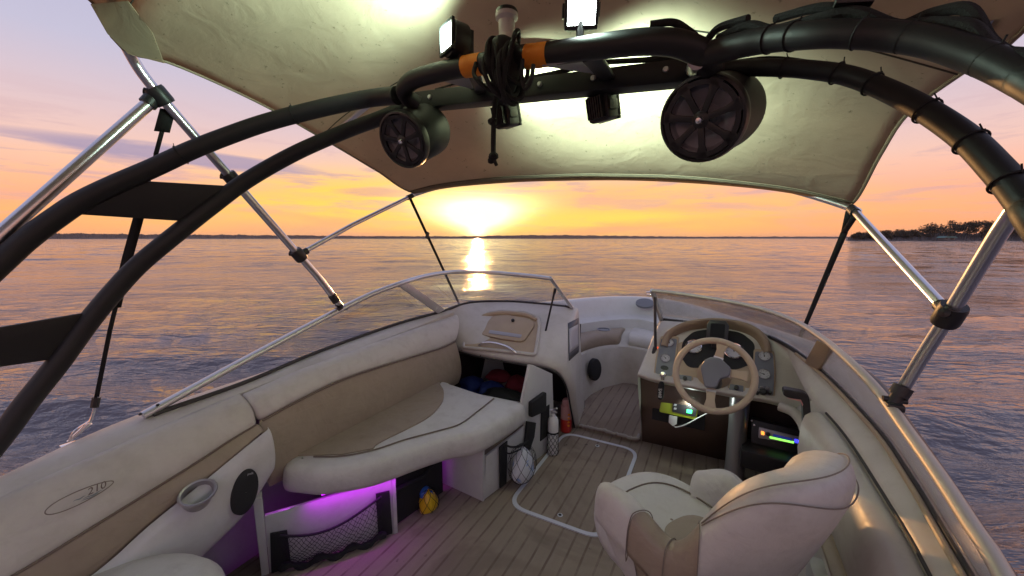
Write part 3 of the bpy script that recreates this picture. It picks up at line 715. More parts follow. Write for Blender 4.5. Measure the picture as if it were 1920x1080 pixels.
# ================================================================== PORT LOUNGE
def bench():
    t = thing('lounge_seat', 'long cream and tan lounge seat along the port side, purple glow under its cushion', 'bench seat', (-.75, 1.4, 0))
    n = 34
    T = resample([at(460, 741, x=-1.10), at(560, 697, x=-1.10), at(700, 646, x=-1.10), at(855, 592, x=-1.10)], n)
    P_ = resample(cr([at(491, 787, x=-1.0), at(563, 748, x=-1.0), at(647, 709, x=-1.0), at(758, 673, x=-1.0), at(824, 653, x=-1.0), at(853, 640, x=-1.0)], 6), n)
    B = resample([at(513, 892, x=-.945), at(585, 856, x=-.945), at(835, 722, x=-.945)], n); B[-1].y = P_[-1].y; B[-1].z = .40
    B = resample([B[0], B[n // 2], B[-1]], n)
    ro = [[] for _ in range(9)]; rl = [[] for _ in range(6)]
    for q in range(n):
        a, p, b = T[q], P_[q], B[q]; d = (p - a)
        ro[0].append(a + V3(-.035, 0, -.10)); ro[1].append(a + V3(-.03, 0, -.012)); ro[2].append(a + V3(-.012, 0, .008)); ro[3].append(a + V3(.010, 0, .010)); ro[4].append(a + d * .22 + V3(.026, 0, .024))
        ro[5].append(a + d * .5 + V3(.032, 0, .020)); ro[6].append(a + d * .8 + V3(.022, 0, .012)); ro[7].append(p + V3(.006, 0, .003)); ro[8].append(p + V3(-.01, 0, -.004))
        rl[0].append(p + V3(-.008, 0, .004)); rl[1].append(p + V3(.004, 0, -.01)); rl[2].append(p.lerp(b, .3) + V3(.010, 0, .004)); rl[3].append(p.lerp(b, .65) + V3(.010, 0, .004)); rl[4].append(b); rl[5].append(b + V3(-.03, 0, -.06))
    def ends(rows):
        c0 = sum((r[0] for r in rows), Vector()) / len(rows); c1 = sum((r[-1] for r in rows), Vector()) / len(rows)
        return [[c0 + V3(0, -.018, 0), r[0].lerp(c0, .25) + V3(0, -.016, 0), r[0].lerp(c0, .04) + V3(0, -.006, 0)] + r + [r[-1].lerp(c1, .04) + V3(0, .006, 0), r[-1].lerp(c1, .25) + V3(0, .014, 0), c1 + V3(0, .014, 0)] for r in rows]
    bk = add('backrest', g_grid(ends(rl)), 'vinyl_tan', t, sub=1)
    add('top_roll', g_grid(ends(ro)), 'vinyl_seat', bk, sub=1)
    add('piping', g_tube([p + V3(.007, 0, -.002) for p in P_], .0042, 7), 'piping', bk)
    # cushion: wavy front edge
    zl, zt = .315, .432
    front = [at(540, 912, z=.35), at(566, 929, z=zl), at(608, 931, z=zl), at(702, 914, z=zl), at(791, 881, z=zl), at(850, 862, z=zl), at(897, 853, z=zl), at(950, 822, z=zl), at(981, 799, z=zl)]
    o = cr([V3(p.x, p.y, 0) for p in front], 5) + [V3(-.285, 1.93, 0), V3(-.315, 1.985, 0), V3(-.62, 1.97, 0), V3(-.97, 2.03, 0), V3(-.985, 1.5, 0), V3(-.99, .93, 0), V3(-.93, .885, 0)]
    o = resample(o + [o[0]], 91)[:-1]; cen = V3(-.68, 1.5, 0)
    def inset(d):
        out = []; m = len(o)
        for i, p in enumerate(o):
            tg = (o[(i + 1) % m] - o[i - 1]).normalized(); out.append(p + V3(-tg.y, tg.x, 0) * d)
        return out
    sgn = 1 if (inset(.02)[10] - cen).length < (o[10] - cen).length else -1
    rows = []
    for d, z in ((.05, zl + .002), (.022, zl - .006), (.006, zl + .006), (.0, zl + .03), (.0, zl + .062), (.006, zt - .022), (.018, zt - .008), (.038, zt - .001), (.085, zt + .002)):
        rows.append([p + V3(0, 0, z) for p in inset(d * sgn)])
    last = rows[-1]
    for f, dz in ((.55, .0005), (.2, .0005)): rows.append([p.lerp(cen + V3(0, 0, zt), 1 - f) + V3(0, 0, dz) for p in last])
    g = g_grid(rows, True); V, Fc = g; m = len(o); k = len(rows) - 1
    V.append(cen + V3(0, 0, zt + .0025)); ci = len(V) - 1
    Fc += [(k * m + i, k * m + (i + 1) % m, ci) for i in range(m)]
    cu = add('seat_cushion', (V, Fc), 'vinyl_seat', t, ang=80)
    zz = zt + .006
    pc = cr([at(588, 856, z=zz), at(640, 855, z=zz), at(702, 843, z=zz), at(760, 824, z=zz), at(820, 808, z=zz), at(862, 795, z=zz), at(893, 773, z=zz), at(926, 747, z=zz)], 7)
    add('piping', g_tube(pc, .0038, 7), 'piping', cu)
    back = cr([at(826, 722, z=zz), at(832, 734, z=zz), at(829, 754, z=zz), at(806, 780, z=zz), at(767, 802, z=zz), at(724, 823, z=zz), at(704, 835, z=zz)], 6)
    fr = [at(700, 841, z=zz), at(640, 852, z=zz), at(596, 853, z=zz)]
    oo = back + fr + [V3(-.955, .97, zz), V3(-.955, 1.4, zz), V3(-.95, 1.97, zz)]
    add('tan_panel', g_prism([p + V3(0, 0, .0025) for p in oo], (0, 0, -.008)), 'vinyl_tan', cu, ang=60)
    # base boxes
    A, B_ = V3(-.935, .805, 0), V3(-.632, 1.212, 0); d = (B_ - A).normalized(); nr = V3(d.y, -d.x, 0)
    add('front_board', g_prism([A, B_, B_ + V3(0, 0, .285), A + V3(0, 0, .26)], -nr * .018, .003), 'gelcoat_white', t)
    add('end_board', g_prism([B_ + nr * .004 + d * .001, B_ + d * .018 + nr * .004, B_ + d * .018 + V3(0, 0, .295) + nr * .004, B_ + d * .001 + V3(0, 0, .295) + nr * .004], V3(-.36, .05, 0), .002), 'gelcoat_white', t)
    add('side_post', g_prism([A + nr * .006, A - d * .028 + nr * .006, A - d * .034 + V3(0, 0, .36) + nr * .006, A + V3(0, 0, .34) + nr * .006], V3(-.10, .05, 0), .003), 'gelcoat_white', t)
    f0, f1 = at(829, 908, z=0), at(906, 941, z=0); back_r = V3(-.235, 2.34, 0)
    add('box_front', g_prism([f0 + V3(-.12, .02, 0), f1, f1 + V3(.003, 0, .31), f0 + V3(-.12, .02, .31)], V3(0, .016, 0), .003), 'gelcoat_white', t)
    sd = (back_r - f1).normalized(); sn = V3(sd.y, -sd.x, 0); pl = (f1, sn)
    pts = [at(907, 938, pl=pl), at(912, 856, pl=pl), at(984, 800, pl=pl), at(979, 752, pl=pl), at(993, 684, pl=pl), at(1001, 685, pl=pl), at(1036, 701, pl=pl), at(1040, 836, pl=pl)]
    sb = add('side_board', g_prism(pts, -sn * .016, .003), 'gelcoat_white', t)
    add('recess_board', g_box(V3(-.98, 1.55, .14), (.02, .9, .28)), 'gelcoat_white', t)
    add('pouch', g_prism(rounded([p + sn * .001 for p in (at(990, 753, pl=pl), at(1018, 733, pl=pl), at(1018, 768, pl=pl), at(990, 781, pl=pl))], .012, 3), sn * .028, .006), 'black_matte', sb)
    add('velcro_strip', g_prism([p + sn * .001 for p in (at(1014, 768, pl=pl), at(1029, 758, pl=pl), at(1027, 815, pl=pl), at(1012, 827, pl=pl))], sn * .006, .001), 'black_matte', sb)
    # purple LED tape under the cushion and its light
    l0, l1 = A.lerp(B_, .42) + nr * .014 + V3(0, 0, .303), A.lerp(B_, .97) + nr * .014 + V3(0, 0, .303)
    led = add('led_strip', g_box((l0 + l1) / 2, ((l1 - l0).length, .010, .006), Matrix.Rotation(math.atan2((l1 - l0).y, (l1 - l0).x), 3, 'Z')), 'led_magenta', t)
    for nm, loc, sx, en, rz in (('led_light', (l0 + l1) / 2 + nr * .012 + V3(0, 0, -.008), .40, .24, math.atan2((l1 - l0).y, (l1 - l0).x)), ('led_light', V3(-.70, 1.48, .29), .20, .12, 1.2), ('led_light', V3(-.955, .90, .33), .06, .12, 1.0)):
        ld = bpy.data.lights.new(nm, 'AREA'); ld.shape = 'RECTANGLE'; ld.size = sx; ld.size_y = .012; ld.energy = en; ld.color = (.60, .0, .95); ld.spread = R(130)
        lo = bpy.data.objects.new(nm, ld); COL.objects.link(lo); lo.parent = t; lo.location = Vector(loc) - wloc(t); lo.rotation_euler = (0, 0, rz)
    # cargo net pocket on the front board
    t2 = thing('cargo_net', 'black net pocket stretched across the white board below the lounge cushion', 'cargo net', A.lerp(B_, .5))
    off = nr * .006; L = (B_ - A).length
    def W(s, z, o=0.0): return A + d * (s * L) + V3(0, 0, z) + nr * (.006 + o)
    for bs in (g_prism([W(.015, .005), W(.16, .005), W(.15, .178), W(.03, .185)], nr * .008, .002), g_prism([W(.86, .012), W(.985, .012), W(.975, .232), W(.855, .235)], nr * .008, .002)):
        add('end_band', bs, 'black_matte', t2)
    def sag(s): return .222 * s + .172 * (1 - s) - .062 * math.sin(math.pi * s) * (1 - .35 * s)
    topb = [W(.10 + .80 * q / 24, sag(q / 24), .018 + .012 * math.sin(math.pi * q / 24)) for q in range(25)]
    add('top_binding', g_tube(topb, .0055, 8), 'black_matte', t2)
    botb = [W(.08 + .84 * q / 24, .018 + .012 * math.sin(q * .9), .014 + .02 * math.sin(math.pi * q / 24)) for q in range(25)]
    add('bottom_gather', g_tube(botb, [.014 + .004 * math.sin(q * 1.7) for q in range(25)], 8), 'black_rope', t2)
    nu, nv = 21, 7; V = []; Fc = []; idx = {}
    def nd(i, j):
        if (i, j) not in idx:
            s = i / (2 * nu); v = j / (2 * nv); z = sag(s) * (1 - v) + .02 * v; bu = .024 * math.sin(math.pi * min(max(v, .05), 1)) + .016 * math.sin(math.pi * s)
            jx = .35 * math.sin(i * 2.1 + j * 1.3) / nu * .35; idx[(i, j)] = len(V); V.append(W(.10 + .80 * min(max(s + jx, 0), 1), z + .003 * math.sin(i * .7 + j), .010 + bu))
        return idx[(i, j)]
    for i in range(0, 2 * nu - 1):
        for j in range(0, 2 * nv - 1):
            if (i + j) % 2: Fc.append((nd(i, j + 1), nd(i + 1, j), nd(i + 2, j + 1), nd(i + 1, j + 2))) if i + 2 <= 2 * nu and j + 2 <= 2 * nv else None
    add('net', (V, Fc), 'black_rope', t2, smooth=False, fixn=False, wire=.0026)
    return pl, sn, d, nr, B_
BOX_PL, BOX_N, BD, BN, BB = bench()

def net_shell(name, c, rx, ry, rz, parent, nu=12, nv=8, r=.0016):
    """knotted net hugging a bag: diagonal strands on an ellipsoid"""
    gs = []
    for s in (1, -1):
        for k in range(nu):
            p = []
            for q in range(17):
                v = q / 16; a = 2 * math.pi * (k / nu + s * v * .35); z = math.cos(v * math.pi * .92 + .12); rr = math.sin(v * math.pi * .92 + .12)
                p.append(V3(c.x + rx * rr * math.cos(a), c.y + ry * rr * math.sin(a), c.z + rz * z))
            gs.append(g_tube(p, r, 5, cap=False))
    return add(name, join(*gs), 'black_rope', parent)
def lumpy(c, rx, ry, rz, amp, seed, seg=28, ring=20, taper=0.0):
    r_ = random.Random(seed); ph = [r_.random() * 6.28 for _ in range(8)]; rows = []
    for i in range(ring + 1):
        v = math.pi * i / ring; row = []
        for k in range(seg):
            a = 2 * math.pi * k / seg
            n = 1 + amp * (math.sin(3 * a + ph[0] + 2 * v) + .7 * math.sin(5 * a - 3 * v + ph[1]) + .5 * math.sin(7 * v + 2 * a + ph[2]) + .4 * math.sin(9 * a + 5 * v + ph[3])) * math.sin(v)
            w = 1 - taper * (.5 + .5 * math.cos(v))
            row.append(V3(c.x + rx * n * w * math.sin(v) * math.cos(a), c.y + ry * n * w * math.sin(v) * math.sin(a), c.z + rz * math.cos(v) * (1 + amp * .3 * math.sin(4 * a))))
        rows.append(row)
    return g_grid(rows, True)

def small_nets():
    # yellow bag in its net, between the two seat boxes
    c = at(803, 932, x=-.625); s = (c - CAM).length / F
    t = thing('snack_bag', 'yellow and blue bag hanging in a small black net below the lounge cushion', 'bag', c)
    add('bag', lumpy(c + V3(.020, -.026, -.004), .052, .058, .068, .06, 3, taper=.25), 'yellow_bag', t)
    add('bag_top', lumpy(c + V3(-.004, -.026, .044), .032, .034, .030, .09, 4), 'blue_print', t)
    add('bag_label', g_prism(rounded([at(*p, pl=(c + V3(.03, -.035, 0), V3(.62, -.75, .2))) for p in ((795, 925), (810, 918), (815, 935), (800, 942))], .006, 2), V3(.006, -.006, .001)), 'blue_print', t)
    add('bag_neck', lumpy(c + V3(-.02, -.012, .075), .016, .016, .026, .15, 9), 'white_plastic', t)
    net_shell('net', c + V3(.020, -.026, -.004), .0555, .0615, .073, t, 7, r=.0012)
    t = thing('net_pocket', 'narrow black net pocket in the gap left of the yellow bag', 'cargo net', at(765, 940, x=-.66))
    b0 = BB + BD * .03; pts = [V3(b0.x - .02, b0.y, .02), V3(b0.x + .01, b0.y + .33, .0), V3(b0.x + .01, b0.y + .33, .30), V3(b0.x - .02, b0.y, .27)]
    add('net', g_prism([p + V3(-.012, 0, 0) for p in pts], (-.012, 0, 0)), 'black_matte', t)
    add('top_band', g_tube([pts[3] + V3(.0, .0, -.06), pts[3].lerp(pts[2], .5) + V3(.015, 0, -.09), pts[2] + V3(0, 0, -.05)], .010, 8), 'black_rope', t)
    # white bag in a net on the seat side board
    c = at(974, 868, pl=(BOX_PL[0] + BOX_N * .055, BOX_N))
    t = thing('shopping_bag', 'white and blue plastic bag in a black net against the seat side', 'bag', c)
    add('bag', lumpy(c + BOX_N * .020, .072, .098, .104, .05, 12, taper=.45), 'white_bag', t)
    net_shell('net', c + BOX_N * .020 + V3(0, 0, .004), .077, .104, .111, t, 9, r=.0013)
    p = lambda x, y, o=.008: at(x, y, pl=(BOX_PL[0] + BOX_N * o, BOX_N))
    st = add('strap', g_prism([p(986, 789), p(1003, 792), p(1000, 818), p(992, 842), p(980, 846), p(983, 820)], BOX_N * .010, .002), 'black_matte', t)
    add('strap', g_prism([p(935, 838), p(950, 826), p(948, 905), p(936, 915)], BOX_N * .008, .002), 'black_matte', t)
    add('net_rim', join(g_tube(cr([p(944, 832), p(958, 838, .05), p(975, 836, .08), p(990, 826, .04)], 6), .006, 7), g_tube(cr([p(944, 835), p(952, 850, .06), p(970, 845, .09), p(988, 836, .03)], 6), .004, 7)), 'black_rope', t)
small_nets()

def bottles():
    b = at(1037, 800, pl=(BOX_PL[0] + BOX_N * .040, BOX_N)); b.z = 0
    t = thing('fire_extinguisher', 'white cylinder bottle in a black net at the end of the lounge', 'extinguisher', b)
    M = Matrix.Translation(b)
    add('body', g_lathe([(.001, .004), (.030, .004), (.0345, .012), (.0345, .215), (.033, .235), (.026, .252), (.014, .262), (.012, .28), (.001, .28)], M, 28), 'white_plastic', t)
    add('valve', join(g_box(b + V3(0, 0, .288), (.026, .022, .022), None, .004), g_tube([b + V3(-.02, -.01, .30), b + V3(.0, 0, .305), b + V3(.028, -.008, .322)], .006, 8), g_tube([b + V3(.0, -.01, .292), b + V3(.03, -.01, .296)], .005, 8)), 'aluminium_matte', t)
    gs = [g_lathe([(.0362, .148), (.0372, .154), (.0362, .160)], M, 28)]
    for sg in (1, -1):
        for k in range(8): gs.append(g_tube([b + V3(.0362 * math.cos(2 * math.pi * (k / 8 + sg * v * .45)), .0362 * math.sin(2 * math.pi * (k / 8 + sg * v * .45)), .152 - .15 * v) for v in np.linspace(0, 1, 14)], .0016, 5, cap=False))
    add('net', join(*gs), 'black_rope', t)
    b = at(1061, 808, z=0); M = Matrix.Translation(b)
    t = thing('flare_canister', 'red canister with a pale pink upper half behind the white bottle', 'canister', b)
    add('body', g_lathe([(.001, .002), (.037, .002), (.040, .008), (.040, .10), (.001, .10)], M, 28), 'red_paint', t)
    add('label_band', g_lathe([(.0395, .10), (.0402, .103), (.0402, .195), (.038, .20), (.001, .20)], M, 28), 'pink_label', t)
    add('cap', g_lathe([(.030, .20), (.030, .235), (.024, .245), (.001, .245)], M, 24), 'pink_label', t)
    add('side_sticker', join(*[g_box(b + V3(.030, -.028, .06 + k * .028), (.014, .012, .012), None, .002) for k in range(4)]), 'led_orange' if False else 'orange_tape', t)
bottles()

# ================================================================== PORT CONSOLE
def port_console():
    lip = [at(849, 652, y=2.29), at(900, 664, y=2.29), at(960, 675, y=2.29), at(1005, 682, y=2.29), at(1034, 689, y=2.295), at(1052, 703, y=2.32), at(1063, 727, y=2.37), at(1070, 765, y=2.47), at(1077, 801, y=2.61)]
    lip2 = [at(851, 641, y=2.315), at(902, 653, y=2.315), at(962, 664, y=2.315), at(1010, 670, y=2.315), at(1042, 677, y=2.33), at(1064, 690, y=2.38), at(1078, 722, y=2.44), at(1082, 762, y=2.53), at(1086, 799, y=2.64)]
    bs = [at(838, 581, z=.852), at(885, 568.5, z=.853), at(950, 566.5, z=.853), at(1010, 570.5, z=.853), at(1052, 575, z=.855), at(1073, 577, z=.85), at(1085, 583, y=2.93), at(1090, 680, y=2.93), at(1097, 797, y=2.88)]
    n = 60; rows = []
    lip0 = [p + V3(.0, .03, -.028) for p in lip[:5]] + [p + V3(-.02, .03, -.012) for p in lip[5:]]
    for a in (lip0, lip, lip2): rows.append(resample(cr(a, 5), n))
    b = resample(cr(bs, 5), n)
    for f in (.06, .18, .35, .52, .7, .86, .95): rows.append([p.lerp(q, f) + V3(0, -.012 * math.sin(math.pi * f), .018 * math.sin(math.pi * f)) for p, q in zip(rows[2], b)])
    rows.append(b)
    c = add('passenger_console', g_grid(rows), 'gelcoat', boat, sub=1)
    hl = cr([p + V3(0, .012, -.026) for p in lip], 6)
    add('opening_trim', g_tube(hl, .006, 8), 'rubber_seal', c)
    for px, py in ((866, 657), (901, 667), (941, 676), (971, 682), (986, 685)): 
        p = at(px, py, y=2.286); add('screw', g_lathe([(.0045, 0), (.004, .002), (.0005, .0025)], frame(p, (0, -1, .2)), 10), 'dark_interior', c)
    # recessed tan dash panel with the glove box
    pl0 = at(945, 612, pl=(V3(-.75, 2.585, .735), V3(0, -.46, .89))); nn = V3(0, -.46, .89).normalized()
    pl = (V3(-.75, 2.585, .742), nn)
    q = lambda x, y, o=0.0: at(x, y, pl=(pl[0] + nn * o, nn))
    o = [q(*p) for p in ((868, 653), (874, 632), (886, 606), (905, 590), (940, 584), (985, 587), (1008, 596), (1012, 612), (1008, 640), (1004, 667), (960, 661), (910, 656))]
    pan = add('dash_panel', g_prism(rounded(o, .03, 4), nn * .008, .003), 'dash_tan', c)
    o2 = rounded(o, .03, 4); rim_o = [p + nn * .004 for p in o2]
    add('panel_rim', g_tube([p + nn * .006 for p in o2[:-1]], .013, 10, closed=True), 'vinyl', c)
    up = [q(*p, .012) for p in ((886, 612), (905, 594), (940, 588), (985, 591), (1006, 600))]
    add('panel_brow', g_tube(cr(up, 6), [.012 + .010 * math.sin(math.pi * i / 24) for i in range(25)], 10), 'dash_tan', c)
    lid = [q(*p, .009) for p in ((903, 629), (916, 604), (925, 594), (950, 592), (990, 599), (1002, 606), (1001, 614), (985, 638), (978, 642), (940, 637))]
    gb = add('glovebox_door', g_prism(rounded(lid, .018, 4), nn * .012, .004), 'dash_tan', boat)
    add('door_seam', g_tube(rounded(lid, .018, 4), .0022, 6, closed=True), 'piping', gb)
    add('lock', g_lathe([(.013, 0), (.013, .014), (.009, .018), (.001, .018)], frame(q(962, 602, .021), nn), 16), 'black_plastic', gb)
    add('nameplate', g_prism(rounded([q(*p, .0212) for p in ((916, 625), (918, 619), (979, 628), (976, 634))], .006, 3), nn * .003, .001), 'silver_plate', gb)
    h = cr([q(898, 648, .008), q(906, 643, .03), q(925, 643, .036), q(948, 649, .034), q(962, 657, .024), q(968, 662, .008)], 6)
    add('grab_handle', g_tube(h, .0085, 10), 'chrome', c)
    # dark stowage inside
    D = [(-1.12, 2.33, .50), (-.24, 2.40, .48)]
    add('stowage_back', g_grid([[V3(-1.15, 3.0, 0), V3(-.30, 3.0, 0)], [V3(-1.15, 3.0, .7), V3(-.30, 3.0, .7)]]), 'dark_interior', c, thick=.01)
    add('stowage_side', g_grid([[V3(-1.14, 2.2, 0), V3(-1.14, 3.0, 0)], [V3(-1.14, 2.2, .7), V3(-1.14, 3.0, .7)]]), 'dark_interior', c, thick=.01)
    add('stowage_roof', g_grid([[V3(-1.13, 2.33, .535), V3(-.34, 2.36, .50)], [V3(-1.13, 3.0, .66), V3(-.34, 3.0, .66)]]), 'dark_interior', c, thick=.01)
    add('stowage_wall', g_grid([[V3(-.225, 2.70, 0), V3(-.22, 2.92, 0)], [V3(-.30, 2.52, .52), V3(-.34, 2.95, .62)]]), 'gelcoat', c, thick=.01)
    # blank dark sticker on the passage wall
    wn = V3(1, 0, .153).normalized(); wp = V3(-.205, 2.6, 0)
    w = lambda x, y, o=.006: at(x, y, pl=(wp + wn * o, wn))
    # passage side skin
    sk = [w(1058, 640, .0), w(1064, 596, 0), w(1075, 582, 0), w(1086, 584, 0), w(1091, 690, 0), w(1097, 797, 0), w(1084, 799, 0), w(1078, 740, 0), w(1070, 700, 0)]
    add('passage_wall', g_prism(rounded(sk, .03, 3), -wn * .012, .004), 'gelcoat', c)
    bpy.context.view_layer.update(); ev = c.evaluated_get(bpy.context.evaluated_depsgraph_get()); inv = c.matrix_world.inverted()
    pw = bpy.data.objects.get('passage_wall')
    def onto(px, py, lift):
        hit = ev.ray_cast(inv @ CAM, ray(px, py).normalized())
        p = c.matrix_world @ hit[1] if hit[0] else w(px, py); q_ = w(px, py, 0)
        if (q_ - CAM).length < (p - CAM).length: p = q_
        return p + (wn + V3(-.1, -.35, .1)).normalized() * lift
    def patch(cs, lift, n=7): return g_grid([[onto(*[(cs[0][k] * (1 - a) + cs[1][k] * a) * (1 - b) + (cs[3][k] * (1 - a) + cs[2][k] * a) * b for k in (0, 1)], lift) for a in np.linspace(0, 1, n)] for b in np.linspace(0, 1, n)])
    stk = tag(add('sticker', patch(((1064, 606), (1084, 596), (1085, 660), (1066, 677)), .004), 'sticker', None, thick=.001), 'dark grey rectangular sticker with a blank pale middle on the passage wall', 'sticker')
    add('sticker_centre', patch(((1066, 617), (1083, 608), (1084, 648), (1067, 662)), .0055), 'sticker_paper', stk, thick=.0006)
    # things stuffed inside
    for nm, lab, mat, px, py, rr in (('life_jacket', 'blue life jacket stuffed at the left of the dark stowage', 'blue_fabric', 885, 722, (.10, .09, .07)), ('life_jacket', 'blue life jacket against the white partition in the dark stowage', 'blue_fabric', 920, 733, (.11, .10, .075)),
                                     ('life_jacket', 'dark red life jacket at the back of the stowage', 'red_fabric', 935, 705, (.10, .09, .05)), ('life_jacket', 'crimson life jacket beside the white partition', 'red_fabric', 968, 722, (.08, .10, .08))):
        c_ = at(px, py, y=2.45 if mat == 'blue_fabric' else 2.6)
        tag(add(nm, lumpy(c_, *rr, .09, int(px)), mat), lab, 'life jacket', 'life jackets in the stowage')
    tag(add('black_bag', lumpy(at(945, 742, y=2.36), .16, .09, .05, .08, 77), 'black_matte'), 'black bag lying in the dark stowage in front of the jackets', 'bag')
port_console()

# ================================================================== BOW COCKPIT
def bow():
    top = [p for p in OUTC if p.y > 2.55]
    n = 61; T = resample(top, n)
    def ring(inset, z, ymin):
        out = []
        for i, p in enumerate(T):
            tg = (T[min(i + 1, n - 1)] - T[max(i - 1, 0)]).normalized(); nn = V3(tg.y, -tg.x, 0); q = p + nn * inset
            out.append(V3(q.x, max(q.y, ymin), z))
        return out
    seat_in = resample(cr([V3(-.30, 2.80, .46), V3(-.34, 3.05, .46), V3(-.31, 3.30, .46), V3(-.20, 3.52, .46), V3(-.03, 3.60, .46), V3(.20, 3.52, .46), V3(.33, 3.25, .46), V3(.36, 2.9, .46), V3(.34, 2.75, .46)], 6), n)
    rows = [[p + V3(0, 0, -.016) for p in T], [p + V3(0, 0, .0) for p in ring(.008, .782, 2.5)], ring(.03, .788, 2.5), ring(.10, .785, 2.5), ring(.135, .765, 2.55), ring(.17, .68, 2.6), ring(.185, .625, 2.65), ring(.20, .612, 2.7), ring(.30, .605, 2.8), ring(.315, .595, 2.8), ring(.325, .50, 2.8)]
    lin = add('bow_liner', g_grid(rows), 'gelcoat_white', boat, ang=50)
    shelf = ring(.32, .505, 2.8); inner = [p + V3(0, 0, .02) for p in seat_in]
    wl = resample(cr([V3(-.255, 2.74, .03), V3(-.255, 3.10, .03), V3(-.215, 3.34, .03), V3(-.07, 3.585, .03), V3(.03, 3.62, .03), V3(.2, 3.52, .03), V3(.31, 3.25, .03), V3(.33, 3.0, .03), V3(.32, 2.75, .03)], 6), n)
    add('bow_seat_base', g_grid([shelf, [a.lerp(b, .5) + V3(0, 0, .0) for a, b in zip(shelf, inner)], [p + V3(0, 0, -.09) for p in inner], [p + V3(0, 0, -.10) for p in seat_in], wl]), 'gelcoat', boat, ang=50)
    for nm, i0, i1, mat, lab in (('bow_cushion', 4, 27, 'vinyl_tan', 'tan vinyl cushion along the port side of the bow'), ('bow_cushion', 28, 40, 'vinyl_seat', 'pale rounded cushion at the very front of the bow'), ('bow_cushion', 41, 57, 'vinyl_tan', 'tan vinyl cushion on the starboard side of the bow, behind the helm')):
        a = [shelf[i].lerp(inner[i], .04) for i in range(i0, i1)]; b = [inner[i] for i in range(i0, i1)]
        rws = []
        for f, dz in ((0, -.03), (.03, .0), (.14, .028), (.5, .036), (.82, .030), (.95, .010), (1.0, -.03), (.97, -.075), (.9, -.085)): rws.append([p.lerp(q, f) + V3(0, 0, dz) for p, q in zip(a, b)])
        def cap(r, m): return [r[0].lerp(m[0], .6) + V3(0, 0, -.01)] + r + [r[-1].lerp(m[1], .6) + V3(0, 0, -.01)]
        c0 = sum((r[0] for r in rws), Vector()) / len(rws); c1 = sum((r[-1] for r in rws), Vector()) / len(rws)
        tag(add(nm, g_grid([cap(r, (c0, c1)) for r in rws]), mat, None, sub=1), lab, 'seat cushion')
    c = at(1117, 693, x=-.252); c = V3(-.247, *c.yz) if abs(c.y - 3.1) < .5 else V3(-.245, 3.05, .27)
    c = at(1117, 693, pl=(V3(-.238, 3.2, .2), V3(.94, -.34, .1)))
    M = frame(c, (.94, -.34, .1)) @ Matrix.Diagonal((1, 1.22, 1, 1))
    add('bow_speaker_grille', g_lathe([(.0005, .012), (.06, .012), (.075, .008), (.080, 0), (.08, -.03)], M, 36), 'black_matte', lin)
    c = at(1209, 568, z=.64); M = frame(at(1209, 568, y=3.99), (0, -.75, .66)) @ Matrix.Diagonal((1.35, .8, 1, 1))
    add('bow_speaker_grille', g_lathe([(.0005, .010), (.05, .010), (.064, .006), (.068, -.02)], M, 32), 'gauge_plate', lin)
    M = Matrix.Translation(at(1132, 618, z=.612))
    add('cup_holder', g_lathe([(.052, .0), (.054, .005), (.046, .006), (.044, -.004), (.0005, -.004)], M @ Matrix.Diagonal((1.1, 1.1, 1, 1)), 26), 'gauge_plate', lin)
    # bow cleat on the rim
    p = at(1218, 552, z=.80); t = thing('bow_cleat', 'small chrome cleat on the bow rim beside the windshield', 'cleat', p)
    add('base', g_box(p + V3(0, 0, -.004), (.06, .03, .02), None, .006), 'chrome', t); add('horn', g_tube([p + V3(-.04, 0, .022), p + V3(0, 0, .026), p + V3(.04, 0, .022)], [.005, .008, .005], 8), 'chrome', t)
bow()
